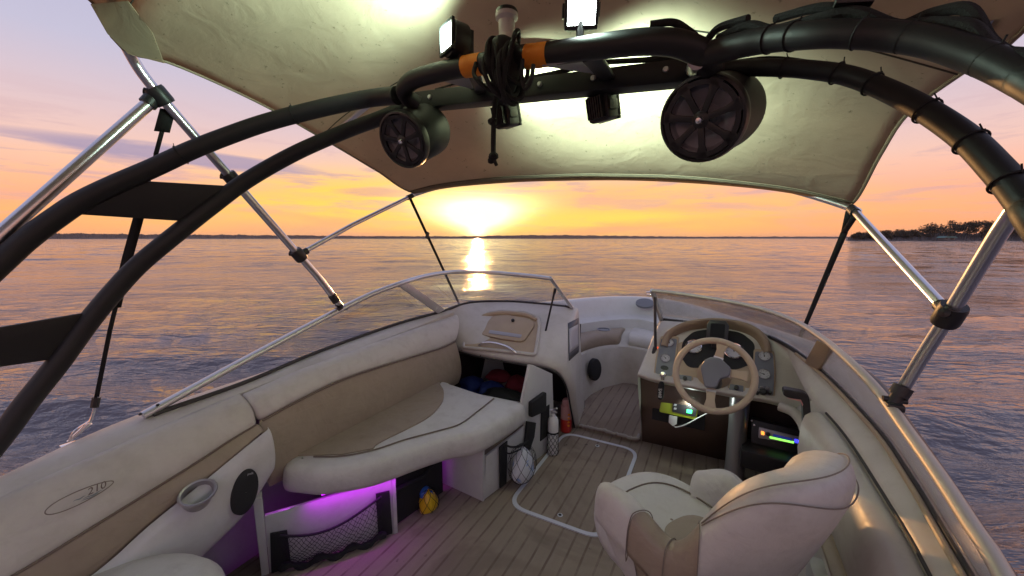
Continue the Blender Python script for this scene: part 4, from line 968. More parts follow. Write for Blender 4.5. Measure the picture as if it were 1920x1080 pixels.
# ================================================================== WINDSHIELD (two halves with the walk-through between)
def bar(pts, w, h, mat, name, parent, up=(0, 0, 1)):
    """flat extrusion along a path"""
    return add(name, g_tube(pts, w, 12, flat=h / w, nrm=up), mat, parent, ang=50)
def glass(base, rail, name, parent, n=40, m=6, mat='glass'):
    b = resample(base, n); r = resample(rail, n)
    return add(name, g_grid([[p.lerp(q, f / (m - 1)) for p, q in zip(b, r)] for f in range(m)]), mat, parent, thick=.0045, fixn=False)
def port_windshield():
    t = add('windshield', g_tube(cr([p + V3(0, 0, .004) for p in PB], 2), .011, 8), 'rubber_seal', boat)
    side = cr([at(268, 779, x=-1.2), at(360, 729, x=-1.2), at(450, 680, x=-1.2), at(545, 629, x=-1.2), at(640, 579, x=-1.19), at(700, 550, x=-1.165), at(757, 529, x=-1.125)], 6)
    fr = cr([at(757, 529, x=-1.125), at(800, 517, y=2.1), at(850, 510, y=2.34), at(920, 511, y=2.47), at(980, 516, y=2.5), at(1032, 522, y=2.5)], 7)
    rail = side + fr[1:]
    bar(rail, .022, .015, 'aluminium_matte', 'frame', t)
    k = min(range(len(PB)), key=lambda i: (PB[i] - PBASE[4]).length)
    glass(PB[:k + 1], side, 'pane', t); glass(PB[k:], fr, 'pane', t)
    e0, e1 = fr[-1], PB[-1]
    bar([e0 + V3(0, 0, .004), e0.lerp(e1, .5), e1 + V3(.004, .0, -.004)], .014, .011, 'aluminium_matte', 'end_frame', t)
    s0, s1 = side[-1] + V3(-.0, -.02, -.01), PBASE[4] + V3(0, -.01, .0); dv = V3(.05, .62, .16).normalized() * .037
    add('corner_post', g_prism([s0 - dv, s0 + dv * .9, s1 + dv * 1.15, s1 - dv * .9], V3(.014, -.008, .006), .003), 'aluminium_matte', t)
    for f in (.12, .86):
        p = s0.lerp(s1, f) + V3(.016, -.010, .006); add('rivet', g_lathe([(.006, 0), (.004, .003), (.0005, .004)], frame(p, (.8, -.45, .35)), 10), 'aluminium_matte', t)
    for f in (.02, .08):
        i = int(f * len(side)); add('rivet', g_lathe([(.006, 0), (.004, .003), (.0005, .004)], frame(side[i] + V3(.012, -.01, .012), (.5, -.3, .8)), 10), 'black_plastic', t)
    f0 = at(1041, 541, pl=(e0, V3(.2, -.85, -.4))); f1 = at(1020, 634, y=2.56)
    add('prop_rod', join(g_tube([f0, f1], .0075, 8), g_tube([f1.lerp(f0, .13), f1 + V3(0, -.005, -.01)], .0125, 8), g_tube([f0, f0.lerp(f1, .10)], .011, 8)), 'black_plastic', t)
    return rail
PRAIL = port_windshield()
def stbd_windshield():
    t = add('windshield', g_tube(cr([p + V3(0, 0, .004) for p in SB], 2), .011, 8), 'rubber_seal', boat)
    fr = cr([at(1223, 545, y=2.50), at(1262, 549, y=2.49), at(1310, 556, y=2.47), at(1380, 568, y=2.42), at(1440, 583, y=2.33), at(1500, 607, y=2.16), at(1552, 641, y=1.87)], 7)
    side = cr([fr[-1], at(1596, 680, x=1.055), at(1645, 731, x=1.075), at(1700, 806, x=1.08), at(1760, 890, x=1.08), at(1822, 985, x=1.08), at(1882, 1080, x=1.08), V3(1.07, .55, .78), V3(1.05, .2, .71)], 7)
    rail = fr + side[1:]
    bar(rail, .015, .011, 'rail_metal', 'frame', t)
    k = min(range(len(SB)), key=lambda i: (SB[i] - SBASE[3]).length)
    glass(SB[:k + 1], fr, 'pane', t, mat='salted_glass'); glass(SB[k:], side, 'pane', t, mat='salted_glass')
    e0, e1 = fr[0], SB[0]
    bar([e0 + V3(0, 0, .004), e0.lerp(e1, .5), e1], .015, .011, 'aluminium_matte', 'end_frame', t)
    s0, s1 = fr[-1] + V3(.0, .0, -.012), SBASE[3] + V3(-.01, 0, .0); dv = V3(.35, -.55, -.1).normalized() * .036
    add('corner_post', g_prism([s0 - dv, s0 + dv, s1 + dv * 1.05, s1 - dv], V3(-.012, -.012, .006), .003), 'dash_tan', t)
    f0 = at(1228, 557, y=2.49); f1 = at(1229, 657, y=2.42)
    add('prop_rod', join(g_tube([f0, f1], .0085, 8), g_tube([f1.lerp(f0, .06), f1 + V3(-.012, -.01, -.022)], .0125, 8)), 'black_plastic', t)
    # tan gasket line inside the side pane
    gl = [p + V3(-.016, 0, .004) for p in SB if p.y < 2.3]
    add('gasket', g_tube(gl, .007, 8), 'dash_tan', t)
    return rail
SRAIL = stbd_windshield()

# ================================================================== HELM CONSOLE
HP0, HN = V3(.65, 2.30, .595), V3(0, -.74, .67).normalized()
def H(px, py, o=0.0): return at(px, py, pl=(HP0 + HN * o, HN))
def helm():
    l1 = [at(*p, y=2.255) for p in ((1196, 703), (1226, 713), (1300, 727), (1365, 740), (1440, 752), (1484, 764))]
    l0 = [p + V3(0, .03, -.030) for p in l1]; l00 = [p + V3(0, .10, -.030) for p in l1]
    l1b = [p + V3(0, -.004, .012) for p in l1]
    l2 = [H(1200, 690), H(1229, 699), H(1300, 713), H(1368, 726), H(1446, 739), H(1492, 748)]
    l4 = [H(1231, 617), H(1262, 617), H(1318, 611), H(1390, 613), H(1462, 645), H(1512, 694)]
    l5 = [at(1240, 601, z=.852), at(1290, 603, z=.852), at(1350, 612, z=.852), at(1440, 631, z=.850), at(1492, 656, z=.835), at(1528, 687, z=.82)]
    n = 56; rows = [resample(cr(a, 5), n) for a in (l00, l0, l1, l1b, l2)]
    t4 = resample(cr(l4, 5), n); t5 = resample(cr(l5, 5), n)
    for f in (.33, .66): rows.append([p.lerp(q, f) for p, q in zip(rows[4], t4)])
    rows.append(t4)
    for f in (.3, .7): rows.append([p.lerp(q, f) + V3(0, 0, .012 * math.sin(math.pi * f)) for p, q in zip(t4, t5)])
    rows.append(t5)
    # port flank of the console, towards the passage
    lf = []
    for r in rows:
        p = r[0]; lf.append([V3(p.x - .004 - .012, p.y + .05, 0.0) if False else V3(.272, max(p.y + .25, 2.66), .0), V3(p.x * .55 + .27 * .45, p.y + .06, p.z - .10), V3(p.x - .006, p.y + .012, p.z - .012)])
    rows = [a + b for a, b in zip(lf, rows)]
    # starboard shoulder running into the side deck
    for r in rows:
        p = r[-1]; r.append(p + V3(.05, -.01, -.004)); r.append(p + V3(.10, 0.02, -.03))
    c = add('helm_console', g_grid(rows), 'gelcoat', boat, sub=1)
    # panel under the lip, passage wall
    add('kick_panel', g_grid([[V3(.272, 2.655, 0), V3(.86, 2.655, 0)], [V3(.285, 2.36, .60), V3(.86, 2.40, .57)]]), 'kick_panel', c, thick=.01)
    add('passage_wall', g_grid([[V3(.262, 2.66, 0), V3(.29, 3.3, 0)], [V3(.30, 2.40, .60), V3(.33, 3.0, .62)], [V3(.335, 2.62, .84), V3(.35, 2.76, .85)]]), 'gelcoat', c, thick=.012)
    # shoulder wall down the starboard side with the stowage arch
    arch = cr([at(1462, 762, y=2.20), at(1486, 772, y=2.17), at(1502, 790, y=2.13), at(1511, 812, y=2.09), at(1515, 840, y=2.05), V3(1.0, 1.98, .25), V3(1.0, 1.96, .0)], 7)
    add('arch_trim', g_tube(arch, .022, 12), 'gelcoat', c)
    add('side_filler', g_grid([[at(1484, 764, y=2.255), at(1514, 752, y=2.2), at(1545, 742, y=2.0)], [at(1502, 788, y=2.16), at(1522, 775, y=2.1), at(1550, 765, y=1.9)], [at(1513, 815, y=2.10), at(1530, 810, y=2.0), at(1560, 800, y=1.8)], [at(1516, 845, y=2.06), at(1538, 845, y=1.95), at(1570, 840, y=1.75)]]), 'gelcoat', c, thick=.01, sub=1)
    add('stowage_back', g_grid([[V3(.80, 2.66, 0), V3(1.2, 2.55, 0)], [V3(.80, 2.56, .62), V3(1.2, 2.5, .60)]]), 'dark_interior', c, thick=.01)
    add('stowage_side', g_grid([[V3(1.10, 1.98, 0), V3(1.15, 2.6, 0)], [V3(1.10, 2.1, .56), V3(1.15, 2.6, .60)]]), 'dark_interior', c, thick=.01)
    # grey pillar
    p = at(1388, 770, y=2.34); M = Matrix.Translation(V3(p.x, 2.42, 0))
    add('support_pillar', g_lathe([(.060, 0), (.054, .15), (.052, .35), (.056, .50), (.06, .58)], M @ Matrix.Diagonal((.9, 1.3, 1, 1)), 28), 'silver_plate', c)
    # cowl with dark instrument well
    arc = cr([H(1243, 652), H(1250, 632), H(1272, 618), H(1300, 611), H(1342, 608), H(1388, 614), H(1420, 627), H(1437, 646), H(1441, 664)], 7)
    cen = H(1340, 668)
    n = len(arc); rr = []
    for f, o in ((1.04, -.01), (1.05, .015), (1.04, .050), (1.01, .068), (.955, .068), (.91, .050), (.88, .0)):
        rr.append([cen + (p - cen) * f + HN * (o * (.35 + .65 * math.sin(math.pi * (.06 + .88 * i / (n - 1))))) for i, p in enumerate(arc)])
    cw = add('instrument_cowl', g_grid(rr), 'dash_cowl', c, ang=60)
    well = rounded([H(*p, .004) for p in ((1280, 640), (1300, 622), (1342, 616), (1390, 624), (1416, 645), (1412, 682), (1380, 694), (1340, 690), (1290, 690), (1276, 668))], .03, 4)
    add('instrument_well', g_prism(well, HN * .004), 'black_matte', cw)
    tanp = rounded([H(*p, .002) for p in ((1262, 655), (1275, 640), (1412, 655), (1422, 665), (1410, 722), (1400, 734), (1300, 716), (1262, 704))], .03, 4)
    add('dash_panel', g_prism(tanp, HN * .004, .0015), 'dash_tan', c)
    add('column_boot', g_lathe([(.085, 0), (.080, .03), (.062, .06), (.04, .08), (.03, .08)], frame(H(1338, 704, .002), HN), 28), 'dash_tan', c)
    def gauge(px, py, r, o, par):
        M = frame(H(px, py, o), HN)
        g = add('gauge', g_lathe([(r, -.004), (r, .006), (r * .93, .009), (r * .84, .006), (r * .83, .002)], M, 28), 'chrome', par)
        add('gauge_face', g_lathe([(r * .84, .002), (r * .5, .0024), (.0005, .0025)], M, 24), 'gauge_face', g)
        tk = []
        for k in range(9):
            a = R(-130 + 260 * k / 8); d = V3(math.sin(a), math.cos(a), 0); tk.append(g_tube([M @ (d * r * .56 + V3(0, 0, .0032)), M @ (d * r * .74 + V3(0, 0, .0032))], .0009, 4))
        add('gauge_ticks', join(*tk), 'black_plastic', g)
        a = R(random.uniform(-120, 20)); d = V3(math.sin(a), math.cos(a), 0)
        add('gauge_needle', join(g_tube([M @ (d * -r * .15 + V3(0, 0, .0045)), M @ (d * r * .6 + V3(0, 0, .0045))], [.0022, .0008], 5), g_lathe([(.003, .002), (.003, .006), (.0005, .0065)], M, 10)), 'black_plastic', g)
        return g
    def pod(pts, wx, name):
        fr = rounded([H(*p, .002) for p in pts], .016, 4); b = add(name, g_prism(fr, HN * .012, .004), 'dash_tan', c)
        cx = sum((p for p in fr), Vector()) / len(fr); inn = [cx + (p - cx) * wx + HN * .0125 for p in fr]
        add('face_plate', g_prism(inn, HN * .002), 'gauge_plate', b); return b
    lp = pod(((1239, 631), (1273, 632), (1268, 672), (1262, 714), (1225, 707), (1230, 672)), .86, 'gauge_pod')
    gauge(1255, 643, .027, .016, lp); gauge(1248, 672, .027, .016, lp)
    M = frame(H(1246, 690, .016), HN); add('dial', g_lathe([(.020, 0), (.020, .004), (.001, .005)], M @ Matrix.Diagonal((1.1, .7, 1, 1)), 20), 'black_plastic', lp)
    add('ignition_switch', g_lathe([(.017, 0), (.017, .008), (.010, .010), (.009, .024), (.001, .024)], frame(H(1243, 703, .016), HN), 18), 'chrome', lp)
    rp = pod(((1413, 655), (1451, 659), (1454, 700), (1452, 752), (1408, 743), (1411, 700)), .87, 'gauge_pod')
    gauge(1433, 668, .030, .016, rp); gauge(1432, 702, .030, .016, rp)
    for px, py, r in ((1430, 735, .018), (1419, 738, .009), (1443, 737, .010)): add('switch_knob', g_lathe([(r, 0), (r, .012), (r * .7, .018), (.001, .018)], frame(H(px, py, .016), HN), 16), 'black_plastic', rp)
    for i, (px, py) in enumerate(((1428, 727), (1421, 731), (1439, 728))): add('toggle', g_box(H(px, py, .03), (.016, .01, .014), None, .002), 'silver_plate', rp)
    bg = gauge(1301, 650, .045, .012, cw); bg2 = gauge(1376, 658, .050, .012, cw)
    for pts in (((1271, 702), (1300, 706), (1299, 724), (1268, 717)), ((1366, 720), (1397, 724), (1396, 740), (1363, 734))):
        fr = rounded([H(*p, .004) for p in pts], .008, 3); sw = add('switch_panel', g_prism(fr, HN * .010, .003), 'dash_tan', c); cx = sum(fr, Vector()) / len(fr)
        add('face_plate', g_prism([cx + (p - cx) * .82 + HN * .0105 for p in fr], HN * .002), 'gauge_plate', sw)
        add('switch_knob', g_lathe([(.011, 0), (.011, .016), (.001, .017)], frame(cx + HN * .012, HN), 14), 'black_plastic', sw)
    M = frame(H(1237, 655, .014), HN); add('warning_lamp', g_lathe([(.006, 0), (.005, .004), (.0005, .005)], frame(H(1234, 652, .004), HN), 12), 'led_red', c)
    # display on the cowl
    p = at(1345, 622, y=2.42); rot = frame(p, (0, -.93, .36)).to_3x3(); t = thing('chartplotter', 'small black display standing on the tan dash cowl above the wheel', 'display', p)
    sh = [p + rot @ V3(x, y, -.02) for x, y in ((-.052, -.055), (.052, -.055), (.056, .035), (.040, .062), (-.040, .062), (-.056, .035))]
    add('housing', g_prism(sh, rot @ V3(0, 0, .045), .006), 'black_plastic', t)
    add('screen', g_prism(rounded([p + rot @ V3(x, y, .0255) for x, y in ((-.036, -.036), (.036, -.036), (.036, .042), (-.036, .042))], .006, 3), rot @ V3(0, 0, .0015)), 'screen', t)
    add('bracket', g_box(p + V3(0, .02, -.07), (.05, .04, .05), None, .006), 'black_plastic', t)
    return c
HELM = helm()

def wheel():
    c = at(1338, 703, y=1.93); nv = V3(-.05, -.90, .43).normalized(); M = frame(c, nv); r = .160
    t = add('steering_wheel', g_tube([M @ V3(r * math.cos(2 * math.pi * k / 64), r * math.sin(2 * math.pi * k / 64), 0) for k in range(64)], .0148, 14, closed=True), 'wheel_tan', boat)
    w = lambda px, py, o=0.0: at(px, py, pl=(c + nv * o, nv))
    for (a, b, wa, wb) in (((1346, 676), (1355, 645), .020, .027), ((1362, 699), (1402, 706), .020, .024), ((1334, 728), (1331, 764), .020, .026)):
        A, B = w(*a, -.012), w(*b, 0); d = (B - A).normalized(); s = nv.cross(d)
        o = [A - s * wa, A.lerp(B, .6) - s * wa * .86, B - s * wb, B + s * wb, A.lerp(B, .6) + s * wa * .86, A + s * wa]
        add('spoke', g_prism([p - nv * .007 for p in o], nv * .014, .004), 'wheel_tan', t)
        E_ = A.lerp(B, .14); add('spoke_clip', g_prism([E_ - s * wa * 1.02 - d * .005 + nv * .006, E_ - s * wa * 1.02 + d * .005 + nv * .006, E_ + s * wa * 1.02 + d * .005 + nv * .006, E_ + s * wa * 1.02 - d * .005 + nv * .006], nv * .003), 'aluminium_matte', t)
    hub = rounded([w(*p, -.02) for p in ((1322, 676), (1335, 671), (1352, 674), (1362, 684), (1371, 692), (1368, 708), (1350, 712), (1344, 729), (1322, 728), (1317, 706), (1314, 690))], .012, 3)
    add('hub', g_prism(hub, nv * .036, .008, 3), 'gauge_plate', t)
    add('steering_shaft', g_tube([c - nv * .02, c - nv * .30], .032, 16), 'black_plastic', t)
wheel()

def dash_things():
    # key float
    k0 = H(1243, 703, .045); t = thing('key_float', 'black key float with white lettering hanging from the ignition', 'key float', k0)
    k1 = k0 + V3(-.003, -.012, -.035); k2 = k1 + V3(-.004, -.004, -.105)
    add('float_body', g_tube([k1.lerp(k2, f) for f in (0, .06, .2, .5, .85, 1)], [.006, .012, .0165, .018, .017, .010], 14), 'black_rope', t)
    add('key', g_box(k0 + V3(0, -.006, -.012), (.020, .005, .034), None, .002), 'chrome', t)
    cm = k1.lerp(k2, .60) + V3(0, -.0185, 0)
    vec = (k1 - k2).normalized(); M = frame(cm, (0.15, -1, .1), V3(-1, 0, 0))
    add('lettering', join(text_geo('BWS', .026, M @ Matrix.Translation((.0, .0, .0008)), .0008)), 'white_plastic', t)
    # jump starter on a black board
    y0 = 2.50; n = V3(0, -.93, .36).normalized(); P0 = at(1275, 770, y=y0)
    q = lambda x, y, o=0.0: at(x, y, pl=(P0 + n * o, n))
    tag(add('mounting_board', g_prism([q(*p) for p in ((1226, 722), (1324, 748), (1321, 808), (1222, 786))], -n * .02, .003), 'black_matte'), 'black board under the helm dash carrying the lime green charger', 'board')
    t = thing('battery_charger', 'lime green and black charger with a lit white lamp under the helm dash', 'charger', P0)
    add('case', g_prism(rounded([q(*p, .002) for p in ((1245, 732), (1312, 752), (1306, 787), (1237, 772))], .012, 3), n * .045, .007), 'lime_plastic', t)
    add('front_panel', g_prism(rounded([q(*p, .0475) for p in ((1263, 743), (1309, 757), (1304, 782), (1260, 772))], .006, 3), n * .003), 'black_plastic', t)
    for y_ in (752, 759, 766): add('button', g_prism([q(*p, .0506) for p in ((1264, y_ - 2.2), (1269, y_ - 1.2), (1268, y_ + 2.5), (1263, y_ + 1.3))], n * .003), 'gauge_face', t)
    lm = q(1294, 757, .052); add('lamp', g_lathe([(.010, 0), (.009, .006), (.0005, .009)], frame(lm, n), 18), 'led_white', t)
    add('status_light', g_prism(rounded([q(*p, .0508) for p in ((1288, 767), (1298, 769), (1297, 776), (1287, 774))], .003, 2), n * .002), 'led_green', t)
    ld = bpy.data.lights.new('lamp_light', 'POINT'); ld.energy = .55; ld.color = (.85, 1, .9); ld.shadow_soft_size = .01
    lo = bpy.data.objects.new('lamp_light', ld); COL.objects.link(lo); lo.parent = t; lo.location = lm + n * .03 - wloc(t)
    t = thing('usb_plug', 'grey plug and white cable below the lime green charger', 'plug', q(1263, 790, .03))
    add('plug_body', g_prism(rounded([q(*p, .03) for p in ((1255, 778), (1270, 781), (1269, 795), (1262, 799), (1254, 792))], .004, 3), n * .02, .003), 'white_plastic', t)
    add('cable', g_tube(cr([q(1262, 797, .035), q(1268, 801, .05), q(1286, 796, .06), q(1310, 783, .06), q(1324, 776, .05), q(1334, 771, .02)], 7), .0035, 8), 'white_plastic', t)
    # stereo
    n2 = V3(-.10, -.95, .28).normalized(); S0 = at(1460, 822, y=2.40); s = lambda x, y, o=0.0: at(x, y, pl=(S0 + n2 * o, n2))
    t = thing('boat_stereo', 'car style stereo glowing orange, lime and blue in the helm stowage', 'stereo', S0)
    add('housing', g_prism([s(*p) for p in ((1409, 786), (1500, 808), (1504, 852), (1408, 838))], -n2 * .15, .004), 'black_plastic', t)
    add('faceplate', g_prism(rounded([s(*p, .002) for p in ((1423, 800), (1499, 819), (1499, 833), (1422, 821))], .006, 3), n2 * .010, .003), 'silver_plate', t)
    add('display', g_prism([s(*p, .0125) for p in ((1450, 813.5), (1485, 822), (1484, 827), (1449, 818.5))], n2 * .002), 'display_blue', t)
    add('light_bar', g_prism([s(*p, .0125) for p in ((1443, 818), (1489, 828), (1488, 831.5), (1443, 821.5))], n2 * .003), 'led_lime', t)
    add('orange_button', g_prism(rounded([s(*p, .0125) for p in ((1427, 808), (1433, 809.5), (1433, 816), (1427, 814.5))], .002, 2), n2 * .003), 'led_orange', t)
    add('knob', g_lathe([(.011, 0), (.010, .018), (.001, .019)], frame(s(1440, 813.5, .012), n2), 18), 'black_plastic', t)
    add('blue_button', g_prism(rounded([s(*p, .0125) for p in ((1490, 823), (1497, 825), (1497, 831), (1490, 829))], .002, 2), n2 * .004), 'led_blue', t)
    for px, py in ((1410, 789), (1415, 797)): add('bracket_screw', g_lathe([(.007, 0), (.005, .005), (.0005, .006)], frame(s(px, py, .002), n2), 12), 'chrome', t)
    tag(add('stowed_box', g_box(at(1440, 860, y=2.35), (.25, .16, .10), Matrix.Rotation(-.1, 3, 'Z'), .012), 'black_plastic'), 'black box on the floor of the helm stowage below the stereo', 'box')
    # throttle
    yb = 1.80; c0 = at(1473, 737, y=yb - .02)
    t = add('throttle_lever', g_prism(rounded([at(*p, y=yb) for p in ((1469, 731), (1474, 730), (1506, 736), (1516, 741), (1519, 754), (1523, 800), (1526, 834), (1506, 834), (1507, 800), (1505, 762), (1502, 752), (1474, 745), (1468, 740))], .006, 3), V3(0, .040, 0), .008, 3), 'black_plastic', boat)
    add('trim_switch', g_prism([at(*p, y=yb - .003) for p in ((1476, 746.5), (1501, 753), (1505, 762), (1506, 758), (1502, 750))], V3(0, .006, 0)), 'pink_label', t)
    b0 = at(1528, 842, y=1.74); add('base_cover', g_box(b0 + V3(.0, .03, -.02), (.06, .17, .10), Matrix.Rotation(.2, 3, 'Y'), .02, 3), 'black_plastic', t)
dash_things()

# ================================================================== HELM SEAT
def helm_seat():
    c = V3(.645, 1.19, 0); back = math.atan2(-.56, .83)
    t = thing('helm_seat', 'cream and tan vinyl bucket seat turned toward port in front of the wheel', 'helm seat', c)
    def hgt(f):
        a = abs(f); return (.655 if f < 0 else .655 - .085 * min(1, max(0, (f - 50) / 30))) + .245 * (1 / (1 + math.exp((a - 47) / 8.5))) + .045 * math.exp(-((a - 104) / 17) ** 2) - .035 * math.exp(-((a - 68) / 13) ** 2)
    def rad(f): return .262 + .020 * math.exp(-(f / 45) ** 2) - .012 * math.exp(-((abs(f) - 70) / 22) ** 2) + .028 * math.exp(-((f + 115) / 26) ** 2)
    def prof(f, push=0.0):
        a = back + R(f); d = V3(math.cos(a), math.sin(a), 0); h = hgt(f); r = rad(f); th = .085
        k = 1 / (1 + math.exp((abs(f) - 47) / 10.0))
        P = [(r * (.50 - .10 * k), .30), (r * (.64 - .10 * k), .345), (r * (.84 - .12 * k), .44), (r * (.99 - .08 * k), .58), (r * 1.05 + .030 * k, h - .13), (r * 1.05 + .048 * k, h - .055), (r * 1.02 + .048 * k, h - .015), (r * .97 + .040 * k, h + .002), (r + .028 * k - th * .55, h - .004), (r + .02 * k - th * .9, h - .03), (r + .005 * k - th, h - .085), (r - th - .01, .52), (r - th - .03, .45), (r - th - .06, .42)]
        return [c + d * (x + push) + V3(0, 0, z) for x, z in P]
    def zone(f0, f1, name, mat, par, push=0.0, n=18):
        fs = list(np.linspace(f0, f1, n)); rows = [prof(f, push) for f in fs]
        def endcap(r, f, s):
            m = sum(r, Vector()) / len(r); a = back + R(f); tg = V3(-math.sin(a), math.cos(a), 0) * s
            return [p.lerp(m, .10) + tg * .010 for p in r], [p.lerp(m, .35) + tg * .020 for p in r], [m + tg * .020 for p in r]
        e0 = endcap(rows[0], f0, -1); e1 = endcap(rows[-1], f1, 1)
        big = abs(f0) > 110 or abs(f1) > 110
        if f0 < -110: rows = [e0[2], e0[1], e0[0]] + rows
        if f1 > 110: rows = rows + [e1[0], e1[1], e1[2]]
        return add(name, g_grid(rows), mat, par, sub=1, ang=70)
    b = zone(-54, 54, 'backrest', 'vinyl_seat', t, n=28)
    for s in (1, -1):
        zone(*(sorted((54 * s, 90 * s))), 'side_wing', 'vinyl_tan', t, .0, 12)
        zone(*(sorted((90 * s, 126 * s))), 'armrest', 'vinyl_seat', t, .001, 14)
    for f in (-90, -70, -54, 54, 70, 90): add('seam', g_tube([p + (p - (c + V3(0, 0, .5))).normalized() * .0012 for p in cr(prof(f), 4)], .0014, 6), 'stitch', b)
    def rimline(k, f0, f1): return [prof(f)[k] + V3(0, 0, .0015) for f in np.linspace(f0, f1, 40)]
    def seamline(idx):
        out = []
        for f in np.linspace(-53, 50, 48):
            P = cr(prof(f), 6); x = idx(f) * 6; a = int(x); p = P[a].lerp(P[a + 1], x - a); o = (p - V3(c.x, c.y, p.z)).normalized(); out.append(p + o * .0012 + V3(0, 0, .001))
        return out
    add('seam', g_tube(seamline(lambda f: 7.6 - .9 * math.sin(math.pi * (f + 53) / 140)), .0016, 6), 'stitch', b)
    add('seam', g_tube(seamline(lambda f: 7.4 - 2.75 * math.sin(math.pi * min(1, ((f + 53) / 66)) * .5) + .75 * max(0, f / 50)), .0016, 6), 'stitch', b)
    # seat cushion with its front roll
    f = V3(-math.cos(back), -math.sin(back), 0); s = V3(-f.y, f.x, 0)
    rows = []
    o = []
    for k in range(48):
        a = 2 * math.pi * k / 48; x = math.cos(a); y = math.sin(a); e = .75
        o.append(V3(math.copysign(abs(x) ** e, x) * .235, math.copysign(abs(y) ** e, y) * .215, 0))
    for sc, z in ((.86, .40), (.97, .415), (1.0, .45), (.98, .485), (.92, .508), (.84, .514), (.6, .512), (.3, .506), (.02, .504)):
        rows.append([c + f * (.085 + p.x * sc) + s * (p.y * sc) + V3(0, 0, z + .020 * max(0, p.x * sc / .235) ** 2) for p in o])
    cu = add('seat_cushion', g_grid(rows, True), 'vinyl_seat', t, ang=80)
    ins = [c + f * (.075 + p.x * .70) + s * (p.y * .70) + V3(0, 0, .5165 + .010 * max(0, p.x * .7 / .235) ** 2) for p in o]
    add('piping', g_tube(ins, .0032, 6, closed=True), 'piping', cu)
    add('tan_inset', g_prism([c + f * (.0 + p.x * .30) + s * (p.y * .42) + V3(0, 0, .512) for p in o], V3(0, 0, .003)), 'vinyl_tan', cu)
    add('pedestal', g_lathe([(.001, .005), (.16, .005), (.165, .012), (.15, .022), (.055, .03), (.045, .05), (.045, .27), (.12, .285), (.20, .30), (.20, .32), (.001, .32)], Matrix.Translation(c), 32), 'black_plastic', t)
helm_seat()
tag(add('gear_bag', lumpy(V3(.86, .86, .07), .10, .12, .07, .07, 31), 'sticker'), 'dark grey bag on the floor behind the helm seat pedestal', 'bag')
